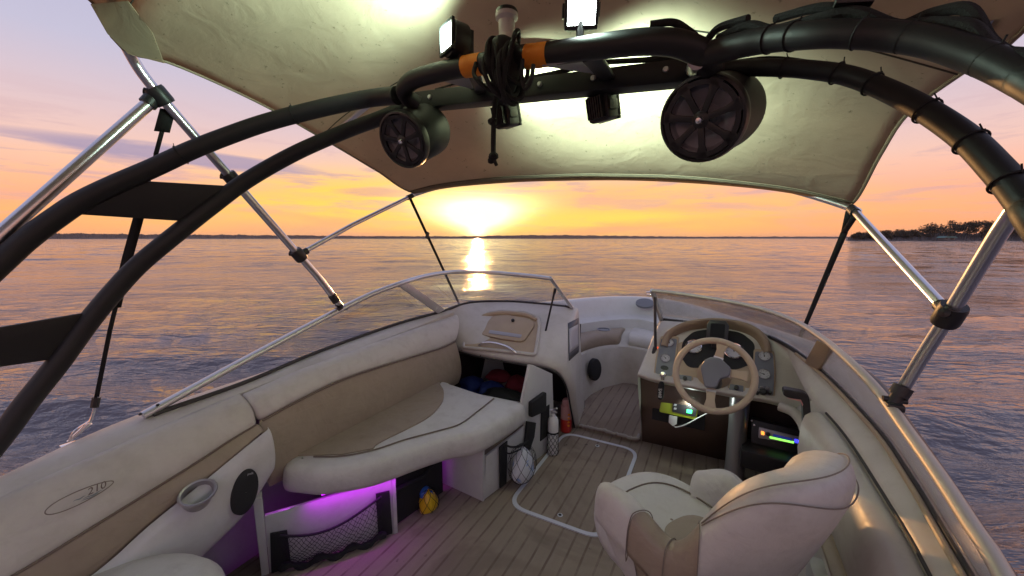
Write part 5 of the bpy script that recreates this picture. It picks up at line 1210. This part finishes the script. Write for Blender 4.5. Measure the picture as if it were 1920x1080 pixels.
# ================================================================== CANOPY
def canopy():
    t = thing('bimini_top', 'weathered beige cloth canopy on silver tube bows shading the whole cockpit', 'canopy', (0, 1.4, 1.0))
    L = cr([at(780, 362, y=2.05), at(710, 322, x=-1.13), at(640, 280, x=-1.1), at(500, 200, x=-1.1), at(330, 122, x=-1.1), at(245, 100, x=-1.12), at(205, 62, x=-1.13), at(170, 0, x=-1.13), V3(-1.14, .25, 2.26), V3(-1.14, -.2, 2.28), V3(-1.13, -.9, 2.24)], 6)
    Rr = cr([at(1591, 385, y=2.05), at(1645, 300, x=1.10), at(1700, 215, x=1.11), at(1820, 125, x=1.13), at(1925, 50, x=1.16), V3(1.18, .85, 1.97), V3(1.19, .6, 2.05), V3(1.19, .25, 2.10), V3(1.18, -.2, 2.12), V3(1.16, -.9, 2.10)], 6)
    zc = ([-.9, -.2, .25, .6, .9, 1.3, 1.6, 1.85, 2.05], [2.28, 2.30, 2.30, 2.26, 2.20, 2.075, 1.95, 1.83, 1.735])
    n, m = 84, 61; Lp = resample(L, n); Rp = resample(Rr, n)
    front = resample(cr([at(780, 362, y=2.05), at(845, 350, y=2.06), at(960, 340.5, y=2.07), at(1080, 337, y=2.08), at(1190, 337, y=2.08), at(1300, 342, y=2.08), at(1400, 350, y=2.07), at(1480, 360, y=2.06), at(1550, 374, y=2.05), at(1591, 385, y=2.05)], 6), m)
    rows = []
    for i in range(n):
        a, b = Lp[i], Rp[i]; row = []
        for j in range(m):
            u = j / (m - 1); p = a.lerp(b, u); mid = (a.z + b.z) / 2; z_c = float(np.interp(p.y, *zc))
            arch = 1 - abs(2 * u - 1) ** 2.6; q = V3(p.x, p.y, p.z + (z_c - mid) * arch)
            # folds pulled from the front corners and slack across the middle
            w = .006 * math.sin(9 * u * math.pi + 3 * p.y) * math.sin(p.y * 4.1) + .004 * math.sin(31 * (u - .04 * i / n) + p.y * 9) + .005 * math.sin(14 * p.y + 5 * u)
            q.z += w * min(1, 6 * u, 6 * (1 - u)) * min(1, i / 6)
            if i < 10: f = (1 - i / 10) ** 1.6; q = q.lerp(V3(front[j].x, q.y, q.z + (front[j].z - q.z)), f) if i else front[j]
            row.append(q)
        rows.append(row)
    cl = add('canopy_cloth', g_grid(rows), 'canopy', t, thick=.0025, fixn=False)
    hem = [p + V3(0, -.002, -.003) for p in rows[0]]; hem2 = [rows[2][j].lerp(rows[3][j], .2) + V3(0, 0, -.004) for j in range(m)]
    add('front_hem', g_grid([hem, hem2]), 'canopy', cl, thick=.004, fixn=False)
    add('hem_stitching', g_tube([p + V3(0, 0, -.003) for p in hem2], .0014, 5), 'dark_wood', cl)
    for side in (0, -1): add('edge_binding', g_tube([r[side] for r in rows], .0058, 8), 'dash_cowl', cl)
    add('edge_binding', g_tube([p + V3(0, .002, 0) for p in rows[0]], .0045, 8), 'dash_cowl', cl)
    def under(x, y, dz=.02):
        best = min(((abs(p.x - x) + abs(p.y - y) * 2), p) for r in rows for p in r)[1] if False else min((p for r in rows for p in r), key=lambda p: abs(p.x - x) + 2 * abs(p.y - y))
        return V3(x, y, best.z - dz)
    # seams across the cloth
    for y in (.62, 1.30):
        k = min(range(n), key=lambda i: abs(rows[i][30].y - y)); add('seam', g_grid([[p + V3(0, -.03, -.0045) for p in rows[k]], [p + V3(0, .03, -.0045) for p in rows[k]]]) if False else g_tube([p + V3(0, 0, -.003) for p in rows[k]], .0022, 5), 'dark_wood', cl)
    # left corner pocket panel
    pk = [at(176, 8, x=-1.12), at(207, 63, x=-1.12), at(246, 101, x=-1.11), at(312, 118, x=-1.09), at(290, 60, x=-1.02), at(245, 2, x=-.98)]
    add('corner_pocket', g_prism([p + V3(.008, -.008, -.006) for p in pk], V3(.004, -.004, -.002), .001), 'canopy', cl)
    mb = [at(638, 574, x=-1.19), at(600, 524, x=-1.2), at(560, 478, x=-1.2), at(435, 335, x=-1.2), at(300, 180, x=-1.2), at(247, 106, x=-1.185), V3(-1.12, .60, 2.10), V3(-.95, .58, 2.19), V3(-.6, .57, 2.235), V3(0, .57, 2.245), V3(.6, .57, 2.20), V3(.98, .58, 2.12), V3(1.12, .62, 2.02), V3(1.135, .75, 1.84), at(1920, 368, x=1.12), at(1850, 475, x=1.12), at(1780, 590, x=1.12), at(1735, 660, x=1.115), at(1690, 733, x=1.105)]
    add('main_bow', g_tube(cr(mb, 8), [.0178 if p.x < .5 else .0178 - .0040 * min(1, (p.x - .5) / .5) for p in cr(mb, 8)], 14), 'aluminium', t)
    fb = [at(563, 476, x=-1.195), at(660, 422, x=-1.195), at(772, 367, x=-1.19)] + [p + V3(0, .035, .012) for p in front[3:-3:4]] + [at(1597, 391, x=1.1), at(1606, 400, x=1.102), at(1680, 482, x=1.11), at(1773, 582, x=1.12)]
    mid_ = cr(fb[2:-2], 6)
    add('front_bow', g_tube(fb[:2] + mid_ + [fb[-3].lerp(fb[-1], f) for f in (.1, .4, .7, 1.0)], .0125, 12), 'aluminium', t)
    add('middle_bow', g_tube(cr([under(-1.02, 1.30, .03), under(-.6, 1.30, .02), under(0, 1.30, .022), at(1230, 52, y=1.36), at(1380, 30, y=1.34), at(1500, 14, y=1.32), at(1640, 6, y=1.28), at(1760, 4, y=1.25), at(1850, 20, y=1.22), V3(1.12, 1.20, 1.83)], 7), .0125, 12), 'aluminium', t)
    ap = [at(288, 186, x=-1.215), at(150, 308, x=-1.215), at(0, 441, x=-1.215), V3(-1.22, .02, 1.02), V3(-1.22, -.22, .70)]
    add('aft_brace', g_tube([ap[0], ap[2], ap[4]], .0195, 14), 'aluminium', t)
    def clamp(p, d, r, l, nm='clamp'):
        d = Vector(d).normalized(); M = frame(p, d)
        return add(nm, join(g_lathe([(.001, -l), (r, -l), (r * 1.08, -l * .7), (r * 1.08, l * .7), (r, l), (.001, l)], M, 18), g_lathe([(.001, 0), (r * .45, 0), (r * .45, r * 1.5), (.001, r * 1.6)], frame(p, V3(-.5, -.7, .2)), 12)), 'black_plastic', t)
    dm = mb[0] - mb[4]
    clamp(mb[4], dm, .030, .030); add('clamp', g_tube([mb[4] + V3(-.01, -.01, 0), at(276, 196, x=-1.215)], .026, 12), 'black_plastic', t)
    clamp(mb[3], dm, .027, .026); clamp(mb[2], dm, .028, .030); add('clamp', g_tube([mb[2], at(576, 470, x=-1.195)], .017, 12), 'black_plastic', t)
    ds = mb[-1] - mb[-3]; clamp(mb[-3], ds, .023, .026); add('clamp', g_tube([mb[-3], at(1764, 572, x=1.12)], .0155, 12), 'black_plastic', t)
    # feet on the windshield rails
    for a, b in ((mb[1].lerp(mb[0], .55), at(640, 579, x=-1.188)), (mb[-1].lerp(mb[-2], .12), at(1672, 758, x=1.085))):
        add('deck_mount', join(g_tube([a, a.lerp(b, .5)], .021, 14), g_tube([a.lerp(b, .45), b], [.014, .016], 12), g_box(b, (.036, .065, .018), None, .005), g_lathe([(.001, -.024), (.008, -.024), (.008, .024), (.001, .024)], frame(a.lerp(b, .75), (1, 0, 0)), 10)), 'black_plastic', t)
    add('strap_collar', g_tube([at(1596, 391, x=1.1), at(1604, 399, x=1.1)], .0165, 12), 'black_plastic', t)
    add('strap_collar', g_tube([at(774, 366, x=-1.19), at(764, 371, x=-1.19)], .0165, 12), 'black_plastic', t)
    # webbing straps
    def strap(pts, w, side, name='strap'): return add(name, ribbon(pts, w, side), 'black_rope', t, thick=.002)
    a = at(769, 372, x=-1.19); b = at(862, 572, x=-1.21); strap([a.lerp(b, f) for f in np.linspace(0, 1, 9)], .020, (.7, .7, 0))
    add('strap_buckle', g_box(a.lerp(b, .30), (.010, .026, .05), Matrix.Rotation(-.4, 3, 'X'), .003), 'black_plastic', t)
    a = at(1592, 396, x=1.1); b = at(1497, 640, x=1.20); j = at(1583, 436, x=1.12)
    strap([a, j], .022, (1, -.25, 0)); strap([at(1604, 404, x=1.1), j], .020, (1, -.25, 0)); strap([j.lerp(b, f) for f in np.linspace(0, 1, 9)], .024, (1, -.25, 0))
    a = at(315, 205, x=-1.215); b = at(292, 290, x=-1.23); c_ = at(262, 400, x=-1.245); d_ = at(240, 480, x=-1.255); e_ = at(206, 620, x=-1.265); f_ = at(181, 745, x=-1.27)
    add('strap', join(ribbon([a, a.lerp(b, .5)], .045, (.5, 1, 0)), ribbon([a.lerp(b, .45), b], .014, (.5, 1, 0))), 'black_rope', t, thick=.002)
    add('strap', join(ribbon([b, c_.lerp(b, .5)], .012, (.5, 1, 0)), ribbon([c_.lerp(b, .3), c_, d_, d_.lerp(e_, .7)], .030, (.5, 1, 0)), ribbon([d_.lerp(e_, .6), e_, f_], .013, (.5, 1, 0))), 'black_rope', t, thick=.002)
    add('strap_buckle', g_tube([f_, f_ + (f_ - e_).normalized() * .035], .012, 8), 'black_plastic', t)
    g_ = at(175, 775, x=-1.28); h_ = at(168, 793, x=-1.285); i_ = at(128, 828, x=-1.31)
    add('snap_hook', join(g_tube(cr([f_, g_, h_], 5), .005, 8), g_tube([h_, h_.lerp(i_, .5), i_], [.009, .007, .005], 10), g_tube(cr([h_ + V3(0, 0, .008), h_.lerp(i_, .5) + V3(.005, -.01, .012), i_], 5), .003, 7)), 'chrome', t)
    add('pad_eye', join(g_box(i_ + V3(0, 0, -.012), (.03, .04, .008), None, .003)), 'chrome', t)
    return rows
CLOTH = canopy()

# ================================================================== TOWER, SPEAKERS, LAMPS
FT = cr([V3(-1.26, .10, .60), at(0, 822, x=-1.245), at(50, 755, x=-1.235), at(110, 680, x=-1.22), at(165, 605, x=-1.20), at(213, 547, x=-1.175), at(260, 497, x=-1.145), at(325, 443, x=-1.10), at(395, 388, x=-1.045), at(465, 337, x=-.985), at(556, 286, x=-.86), at(648, 246, x=-.71), at(710, 223, x=-.555), at(755, 205, y=1.17), at(800, 190, y=1.20), at(1050, 163, y=1.24), at(1300, 136, y=1.20), at(1370, 129, y=1.18), at(1440, 127, y=1.15), at(1520, 131, y=1.12), at(1600, 145, y=1.08), at(1700, 187, y=1.01), at(1800, 250, y=.93), at(1870, 318, y=.87), at(1925, 385, y=.82), at(1990, 480, y=.75), V3(1.18, .52, .95), V3(1.24, .35, .68)], 8)
RT = cr([V3(-1.25, -.30, .56), V3(-1.235, .02, .98), at(0, 494, x=-1.20), at(53, 447, x=-1.185), at(106, 408, x=-1.165), at(153, 377, x=-1.14), at(218, 345, x=-1.10), at(287, 315, x=-1.05), at(356, 283, x=-.985), at(421, 257, x=-.92), at(502, 229, x=-.82), at(602, 203, x=-.665), at(690, 185, x=-.51), at(745, 179, y=1.05)], 8)
RC = cr([at(785, 196, y=1.10), at(765, 184, y=1.07), at(758, 168, y=1.04), at(775, 150, y=1.01), at(820, 136, y=.99), at(880, 124, y=.985), at(950, 112, y=.98), at(1030, 101, y=.975), at(1120, 88, y=.965), at(1200, 79, y=.955), at(1260, 80, y=.955), at(1300, 92, y=.97), at(1325, 108, y=1.0), at(1330, 126, y=1.08)], 8)
RS = cr([at(1318, 104, y=.985), at(1345, 96, y=.97), at(1400, 82, y=.93), at(1450, 73, y=.90), at(1530, 65, y=.845), at(1600, 64, y=.82), at(1680, 69, y=.80), at(1750, 80, y=.775), at(1820, 102, y=.745), at(1870, 122, y=.72), at(1925, 150, y=.69), at(2010, 200, y=.64), V3(1.12, .30, 1.16), V3(1.15, -.15, .62)], 8)
def near(curve, px, py):
    def pr(p):
        v = p - CAM; d = v.dot(_fw); return (960 + F * v.dot(_rt) / d - px) ** 2 + (540 - F * v.dot(_up) / d - py) ** 2 if d > .05 else 1e9
    return min(curve, key=pr)
TOWER = None
def tower():
    global TOWER
    t = TOWER = thing('wakeboard_tower', 'black tubular tower arching over the cockpit from side to side', 'tower', (0, .3, .65))
    add('front_tube', g_tube(FT, [.0262 + .0040 * min(1, max(0, -.2 - p.x)) if p.x < .3 else .0262 - .0070 * min(1, (p.x - .3) / .4) for p in FT], 18), 'black_coat', t)
    add('rear_tube', g_tube(RT, .0300, 18), 'black_coat', t)
    add('centre_tube', g_tube(RC, .0275, 18), 'black_coat', t)
    add('rear_tube', g_tube(RS, [.0250 - .0085 * min(1, max(0, (1.0 - p.y) / .38)) for p in RS], 18), 'black_coat', t)
    # flat bar with bolts along the front
    fb = [p for p in FT if -.40 < p.x < .58 and p.y > 1.05]
    add('cross_bar', g_prism([fb[0] + V3(0, -.030, .030), fb[-1] + V3(0, -.030, .030), fb[-1] + V3(0, -.030, -.030), fb[0] + V3(0, -.030, -.030)], V3(0, .06, 0), .006), 'black_coat', t)
    for f in (.08, .30, .42, .54, .72, .93):
        p = fb[0].lerp(fb[-1], f) + V3(0, -.031, .004); add('bolt', g_lathe([(.0085, 0), (.007, .005), (.0005, .006)], frame(p, (0, -1, 0)), 12), 'aluminium_matte', t)
    def plate(px, offs, name='side_plate'):
        P = [near(c, x, y) for c, x, y in px]
        n = (P[1] - P[0]).cross(P[2] - P[0]).normalized(); add(name, g_prism(rounded([p - n * .007 for p in P], .03, 4), n * .014, .003), 'black_coat', t)
    plate([(RT, 235, 340), (FT, 445, 345), (FT, 362, 410), (RT, 118, 402)], 0)
    plate([(RT, -240, 760), (RT, -140, 640), (FT, 168, 572), (FT, 98, 655)], 0)
    plate([(RS, 1990, 215), (FT, 1960, 440), (FT, 1990, 500), (RS, 2040, 290)], 0)
    # struts from centre tube down to the cross bar
    for a, b, w in (((885, 128), (925, 200), .022), ((1112, 92), (1150, 168), .024)):
        A = near(RC, *a) + V3(0, 0, -.015); B = near(FT, *b) + V3(0, -.02, 0); s = V3(1, 0, 0)
        add('strut', g_prism([A - s * w, A + s * w, B + s * w * .8, B - s * w * .8], V3(0, .004, -.012), .003), 'black_coat', t)
        add('gusset', g_prism([A + V3(-.02, 0, -.004), A + V3(-.13, 0, .004), B + V3(-.02, -.02, .012)], V3(0, .003, -.004)), 'sticker_paper', t)
    e = near(RC, 1330, 126); add('weld_stub', g_tube([near(RC, 1308, 96) + V3(0, 0, -.02), near(FT, 1305, 136) + V3(0, -.02, .0)], .018, 12), 'silver_plate', t)
    # cable ties round the starboard tubes
    def tie(curve, px, py, r):
        p = near(curve, px, py); i = curve.index(p); d = (curve[i + 1] - curve[i - 1]).normalized(); M = frame(p, d)
        g = g_tube([M @ V3(r * math.cos(2 * math.pi * k / 24), r * math.sin(2 * math.pi * k / 24), 0) for k in range(24)], .0018, 6, closed=True)
        tl = M @ V3(0, r, 0); add('cable_tie', join(g, g_tube([tl, tl + V3(random.uniform(-.006, .006), -.002, .010)], .0012, 5), g_box(tl, (.004, .005, .004))), 'black_matte', t)
    for px, py in ((1445, 74), (1490, 68), (1610, 64), (1700, 72), (1850, 113)): tie(RS, px, py, .0254 - .0078 * min(1, max(0, (px - 1320) / 480)))
    for px, py in ((1470, 128), (1570, 138), (1640, 160), (1745, 212), (1820, 266), (1895, 345)): tie(FT, px, py, .0212)
    for px, py in ((545, 209), (330, 280)): tie(RT, px, py, .0315)
    # wiring loom lying on the starboard tubes
    lm = [near(RS, x, y) + V3(0, .012, .029) for x, y in ((1345, 96), (1400, 82), (1450, 73), (1530, 65), (1600, 64), (1680, 69), (1750, 80), (1820, 102), (1870, 122), (1925, 150), (2010, 200))]
    lm = [p + V3(0, 0, .010 * math.sin(i * 2.1)) for i, p in enumerate(lm)]
    add('wire_loom', g_tube(cr(lm, 7), .0095, 9), 'black_rope', t)
    add('wire_loom', g_tube(cr([p + V3(.004, .02, .018 + .012 * math.sin(i * 1.4 + 1)) for i, p in enumerate(lm[2:])], 7), .008, 8), 'black_rope', t)
    lf = [near(FT, x, y) + V3(0, .012, .020 + .004 * math.sin(x)) for x, y in ((1350, 131), (1440, 127), (1520, 131), (1600, 145), (1700, 187), (1800, 250), (1870, 318), (1925, 385), (1990, 480))]
    add('wire_loom', g_tube(cr(lf, 7), .007, 8), 'black_rope', t)
    add('connector', g_box(lm[4] + V3(0, 0, .02), (.05, .022, .022), Matrix.Rotation(.2, 3, 'Y'), .004), 'black_plastic', t)
    lc = [near(RC, 1200, 79) + V3(.02, 0, .032), near(RC, 1260, 80) + V3(0, .01, .045), near(RC, 1290, 86) + V3(0, .01, .035), near(RC, 1318, 100) + V3(0, .01, .03), near(RS, 1345, 96) + V3(0, .01, .05), near(RS, 1400, 82) + V3(0, .01, .05)]
    add('wire_loom', g_tube(cr(lc, 7), .008, 8), 'black_rope', t)
    wf = cr([near(FT, 810, 188) + V3(0, -.01, .034), near(FT, 870, 180) + V3(0, -.012, .040), near(FT, 960, 172) + V3(0, -.035, -.034), near(FT, 1000, 168) + V3(0, -.036, -.036), near(FT, 1070, 160) + V3(0, -.036, -.040), near(FT, 1120, 156) + V3(0, -.034, -.030)], 7)
    add('wire_loom', g_tube(wf, .0035, 7), 'black_rope', t)
    add('wire_loom', g_tube(cr([near(FT, x, y) + V3(0, 0, .036 + dz) for x, y, dz in ((980, 172, 0), (1050, 163, .010), (1120, 156, .022), (1200, 147, .012), (1290, 137, .012))], 7), .008, 8), 'black_rope', t)
    # amber tape on the centre tube
    for x0, x1 in ((868, 902), (985, 1026)):
        i0, i1 = RC.index(near(RC, x0, 126 if x0 < 900 else 107)), RC.index(near(RC, x1, 121 if x0 < 900 else 102))
        pts = resample(RC[i0:i1 + 1], 12)
        add('orange_tape', g_tube(pts, [.0288 + .0008 * random.random() for _ in pts], 18, cap=False), 'orange_tape', t)
tower()

def speaker(c, axis, r, ln, label, clamp_to):
    t = thing('tower_speaker', label, 'speaker', c, 'speakers on the tower'); M = frame(c, axis)   # local z runs from the grille back into the can
    add('can', g_lathe([(r * .93, .012), (r * 1.0, .02), (r * 1.0, ln * .72), (r * .97, ln * .86), (r * .86, ln * .96), (r * .6, ln), (.001, ln * 1.01)], M, 48), 'black_coat', t)
    add('rim', g_lathe([(r * .90, .012), (r * .90, -.004), (r * .95, -.012), (r * 1.01, -.010), (r * 1.035, 0), (r * 1.035, .014), (r * 1.0, .02)], M, 48), 'black_plastic', t)
    add('cone', g_lathe([(.001, .030), (r * .28, .026), (r * .34, .034), (r * .70, .012), (r * .80, .016), (r * .90, .012)], M, 40), 'grey_cone', t)
    gs = []
    for k in range(7):
        a = 2 * math.pi * k / 7 + .25; d = V3(math.cos(a), math.sin(a), 0); s = V3(-d.y, d.x, 0); w0, w1 = r * .075, r * .17
        o = [d * r * .12 - s * w0, d * r * .62 - s * w0 * 1.05, d * r * .93 - s * w1, d * r * .95 + s * w1, d * r * .62 + s * w0 * 1.05, d * r * .12 + s * w0]
        gs.append(xf(g_prism([p + V3(0, 0, -.010) for p in o], V3(0, 0, .008), .002), M))
    gs.append(g_lathe([(r * .90, -.004), (r * .90, -.010), (r * .78, -.010), (r * .78, -.003)], M, 40))
    gs.append(g_lathe([(.001, -.016), (r * .14, -.014), (r * .20, -.010), (r * .20, -.002)], M, 24))
    add('grille', join(*gs), 'black_plastic', t)
    add('centre_bolt', g_lathe([(.0005, -.024), (.007, -.023), (.010, -.018), (.010, -.012)], M, 14), 'chrome', t)
    mid = c + Vector(axis).normalized() * ln * .30
    add('clamp', join(g_tube([mid + (clamp_to - mid).normalized() * r * .9, clamp_to], .024, 12), g_tube([clamp_to - V3(.03, 0, 0), clamp_to + V3(.03, 0, 0)], .036, 18)), 'black_plastic', t)
speaker(at(757, 263, y=1.06), ray(1330, 20), .094, .19, 'round black speaker can hanging from the tower on the port side', near(FT, 762, 197))
speaker(at(1316, 224, y=1.10), ray(1760, 60), .100, .20, 'large round black speaker can hanging from the tower over the helm', near(FT, 1330, 133))

def floodlight(c, face, label, on_to, lamp=None, up=(0, 0, 1), tilt=(0, 0, 0), rnd=False):
    """square LED pod: face = direction the lamp shines"""
    t = thing('flood_light', label, 'flood light', c, 'LED lamps on the tower'); M = frame(c, face, up)
    b = [M @ V3(x, y, -.028) for x, y in ((-.040, -.036), (-.028, -.042), (.028, -.042), (.040, -.036), (.040, .036), (.028, .042), (-.028, .042), (-.040, .036))]
    zf = M.to_3x3() @ V3(0, 0, 1)
    if rnd: b = [M @ V3(.050 * math.cos(2 * math.pi * k / 28), .050 * math.sin(2 * math.pi * k / 28), -.028) for k in range(28)]
    add('housing', g_prism(b, zf * .050, .005), 'black_plastic', t)
    fins = [xf(g_box((x, 0, -.036), (.004, .062, .022)), M) for x in np.linspace(-.026, .026, 7)]
    add('heat_sink', join(*fins), 'black_plastic', t)
    add('bezel', xf(join(g_box((0, .037, .026), (.080, .010, .010), None, .002), g_box((0, -.037, .026), (.080, .010, .010), None, .002), g_box((.037, 0, .026), (.008, .064, .010), None, .002), g_box((-.037, 0, .026), (.008, .064, .010), None, .002)), M), 'black_plastic', t)
    add('lens', xf(g_box((0, 0, .0235), (.066, .064, .004), None, .001), M), 'led_white', t)
    add('bracket', join(g_tube([c + V3(0, 0, 0), on_to], .010, 10), xf(g_box((.043, 0, -.006), (.005, .03, .04), None, .001), M), xf(g_box((-.043, 0, -.006), (.005, .03, .04), None, .001), M)), 'black_plastic', t)
    en, size, spread = lamp
    ld = bpy.data.lights.new('lamp_beam', 'SPOT'); ld.energy = en; ld.color = (.68, 1.0, .80); ld.spot_size = R(spread); ld.spot_blend = .95; ld.shadow_soft_size = .03
    lo = bpy.data.objects.new('lamp_beam', ld); COL.objects.link(lo); lo.parent = t; lo.location = c + zf * .035 - wloc(t); lo.rotation_euler = (-(zf + Vector(tilt))).to_track_quat('Z', 'Y').to_euler()
floodlight(at(950, 216, y=1.27), V3(.30, .86, .22), 'black LED lamp under the tower bar, beside the hanging rope', near(FT, 955, 176), (50, .06, 142), tilt=(0, 0, .30))
floodlight(at(1131, 201, y=1.25), V3(.36, .82, .22), 'black LED lamp under the tower bar, halfway to the helm speaker', near(FT, 1133, 158), (50, .06, 142), tilt=(0, 0, .30))
floodlight(at(853, 76, y=.985), V3(-.42, -.88, .02), 'tilted round LED lamp on top of the tower, shining to port', near(RC, 868, 126), (75, .06, 135), tilt=(-.45, .75, .95), rnd=True)
floodlight(at(1089, 20, y=.985), (CAM - at(1089, 20, y=.985)) + V3(.10, 0, .12), 'brilliant white square LED lamp facing the cockpit', near(RC, 1092, 92), (9.0, .06, 150))

def tow_gear():
    p = at(945, 40, y=.985); b = near(RC, 948, 112)
    t = thing('tow_bobbin', 'white spool topped tow point with a black cap on the tower', 'tow point', b)
    M = Matrix.Translation(V3(b.x, b.y, 0)); z0 = p.z + .022
    add('spool', g_lathe([(.001, z0 - .005), (.024, z0 - .005), (.030, z0 - .010), (.030, z0 - .020), (.022, z0 - .028), (.0205, z0 - .062), (.028, z0 - .070), (.029, z0 - .082), (.020, z0 - .088), (.020, b.z), (.001, b.z)], M, 28), 'white_plastic', t)
    add('cap', g_lathe([(.001, z0), (.028, z0), (.030, z0 - .004), (.030, z0 - .010), (.001, z0 - .010)], M, 24), 'black_plastic', t)
    c = b + V3(.0, -.012, .0)
    t = thing('rope_bundle', 'tangled black tow rope wound round the tower with a knotted end hanging down', 'rope', c)
    gs = [lumpy(c + V3(-.004, 0, .004), .046, .050, .050, .05, 5), lumpy(c + V3(.004, -.005, -.045), .036, .042, .055, .06, 6)]
    add('wrapped_mass', join(*gs), 'black_matte', t)
    r_ = random.Random(3); co = []
    for k in range(11):
        tilt = r_.uniform(-.5, .5); rr = r_.uniform(.046, .060); off = V3(r_.uniform(-.03, .03), r_.uniform(-.012, .0), r_.uniform(-.065, .0)); pts = []
        for q in range(29):
            a = 2 * math.pi * q / 28; v = V3(0, math.cos(a) * rr * .98, math.sin(a) * rr * 1.15); v = Matrix.Rotation(tilt, 3, 'Z') @ Matrix.Rotation(r_.uniform(-.02, .02) + tilt * .6, 3, 'Y') @ v; pts.append(c + off + v)
        co.append(g_tube(pts, .0062, 8))
    add('coil', join(*co), 'black_rope', t)
    lp = cr([at(893, 118, y=.93), at(889, 140, y=.92), at(905, 160, y=.92), at(925, 172, y=.95), at(938, 180, y=1.0)], 7); add('loop', g_tube(lp, .006, 8), 'black_rope', t)
    lp = cr([at(980, 112, y=.93), at(978, 140, y=.92), at(985, 165, y=.92), at(996, 150, y=.92), at(1000, 122, y=.93)], 7); add('loop', g_tube(lp, .0055, 8), 'black_rope', t)
    lp = cr([at(918, 158, y=.94), at(936, 170, y=.98), at(950, 182, y=1.05), at(960, 192, y=1.1)], 6); add('loop', g_tube(lp, .008, 8), 'black_rope', t)
    kn = at(930, 158, y=.94); add('knot', lumpy(kn, .014, .016, .016, .12, 8), 'black_rope', t)
    y0 = 1.05
    tl = cr([at(932, 175, y=y0), at(928, 195, y=y0), at(926, 228, y=y0), at(925, 260, y=y0), at(925, 288, y=y0)], 7)
    add('tail', g_tube(tl, .0080, 9), 'black_rope', t)
    for px, py, s in ((923, 228, .0125), (925, 293, .0145), (921, 301, .011)): add('knot', lumpy(at(px, py, y=y0), s, s, s * .9, .12, px + py), 'black_rope', t)
    add('tail_end', g_tube([at(925, 297, y=y0), at(931, 310, y=y0)], [.007, .0055], 8), 'black_rope', t)
tow_gear()
print('objects', len(bpy.data.objects))

# ------------------------------------------------------------------ evening haze over the lake
def haze():
    m = bpy.data.materials.new('evening_haze'); m.use_nodes = True; MATS['haze'] = m; m.node_tree.nodes.clear()
    out = m.node_tree.nodes.new('ShaderNodeOutputMaterial'); v = m.node_tree.nodes.new('ShaderNodeVolumePrincipled')
    v.inputs['Color'].default_value = (.86, .80, .84, 1); v.inputs['Density'].default_value = .00008; v.inputs['Anisotropy'].default_value = .2
    m.node_tree.links.new(v.outputs[0], out.inputs['Volume'])
    kind(add('haze', g_box((0, 0, 14.0), (19600, 19600, 33.0)), 'haze', smooth=False), 'stuff')
haze()
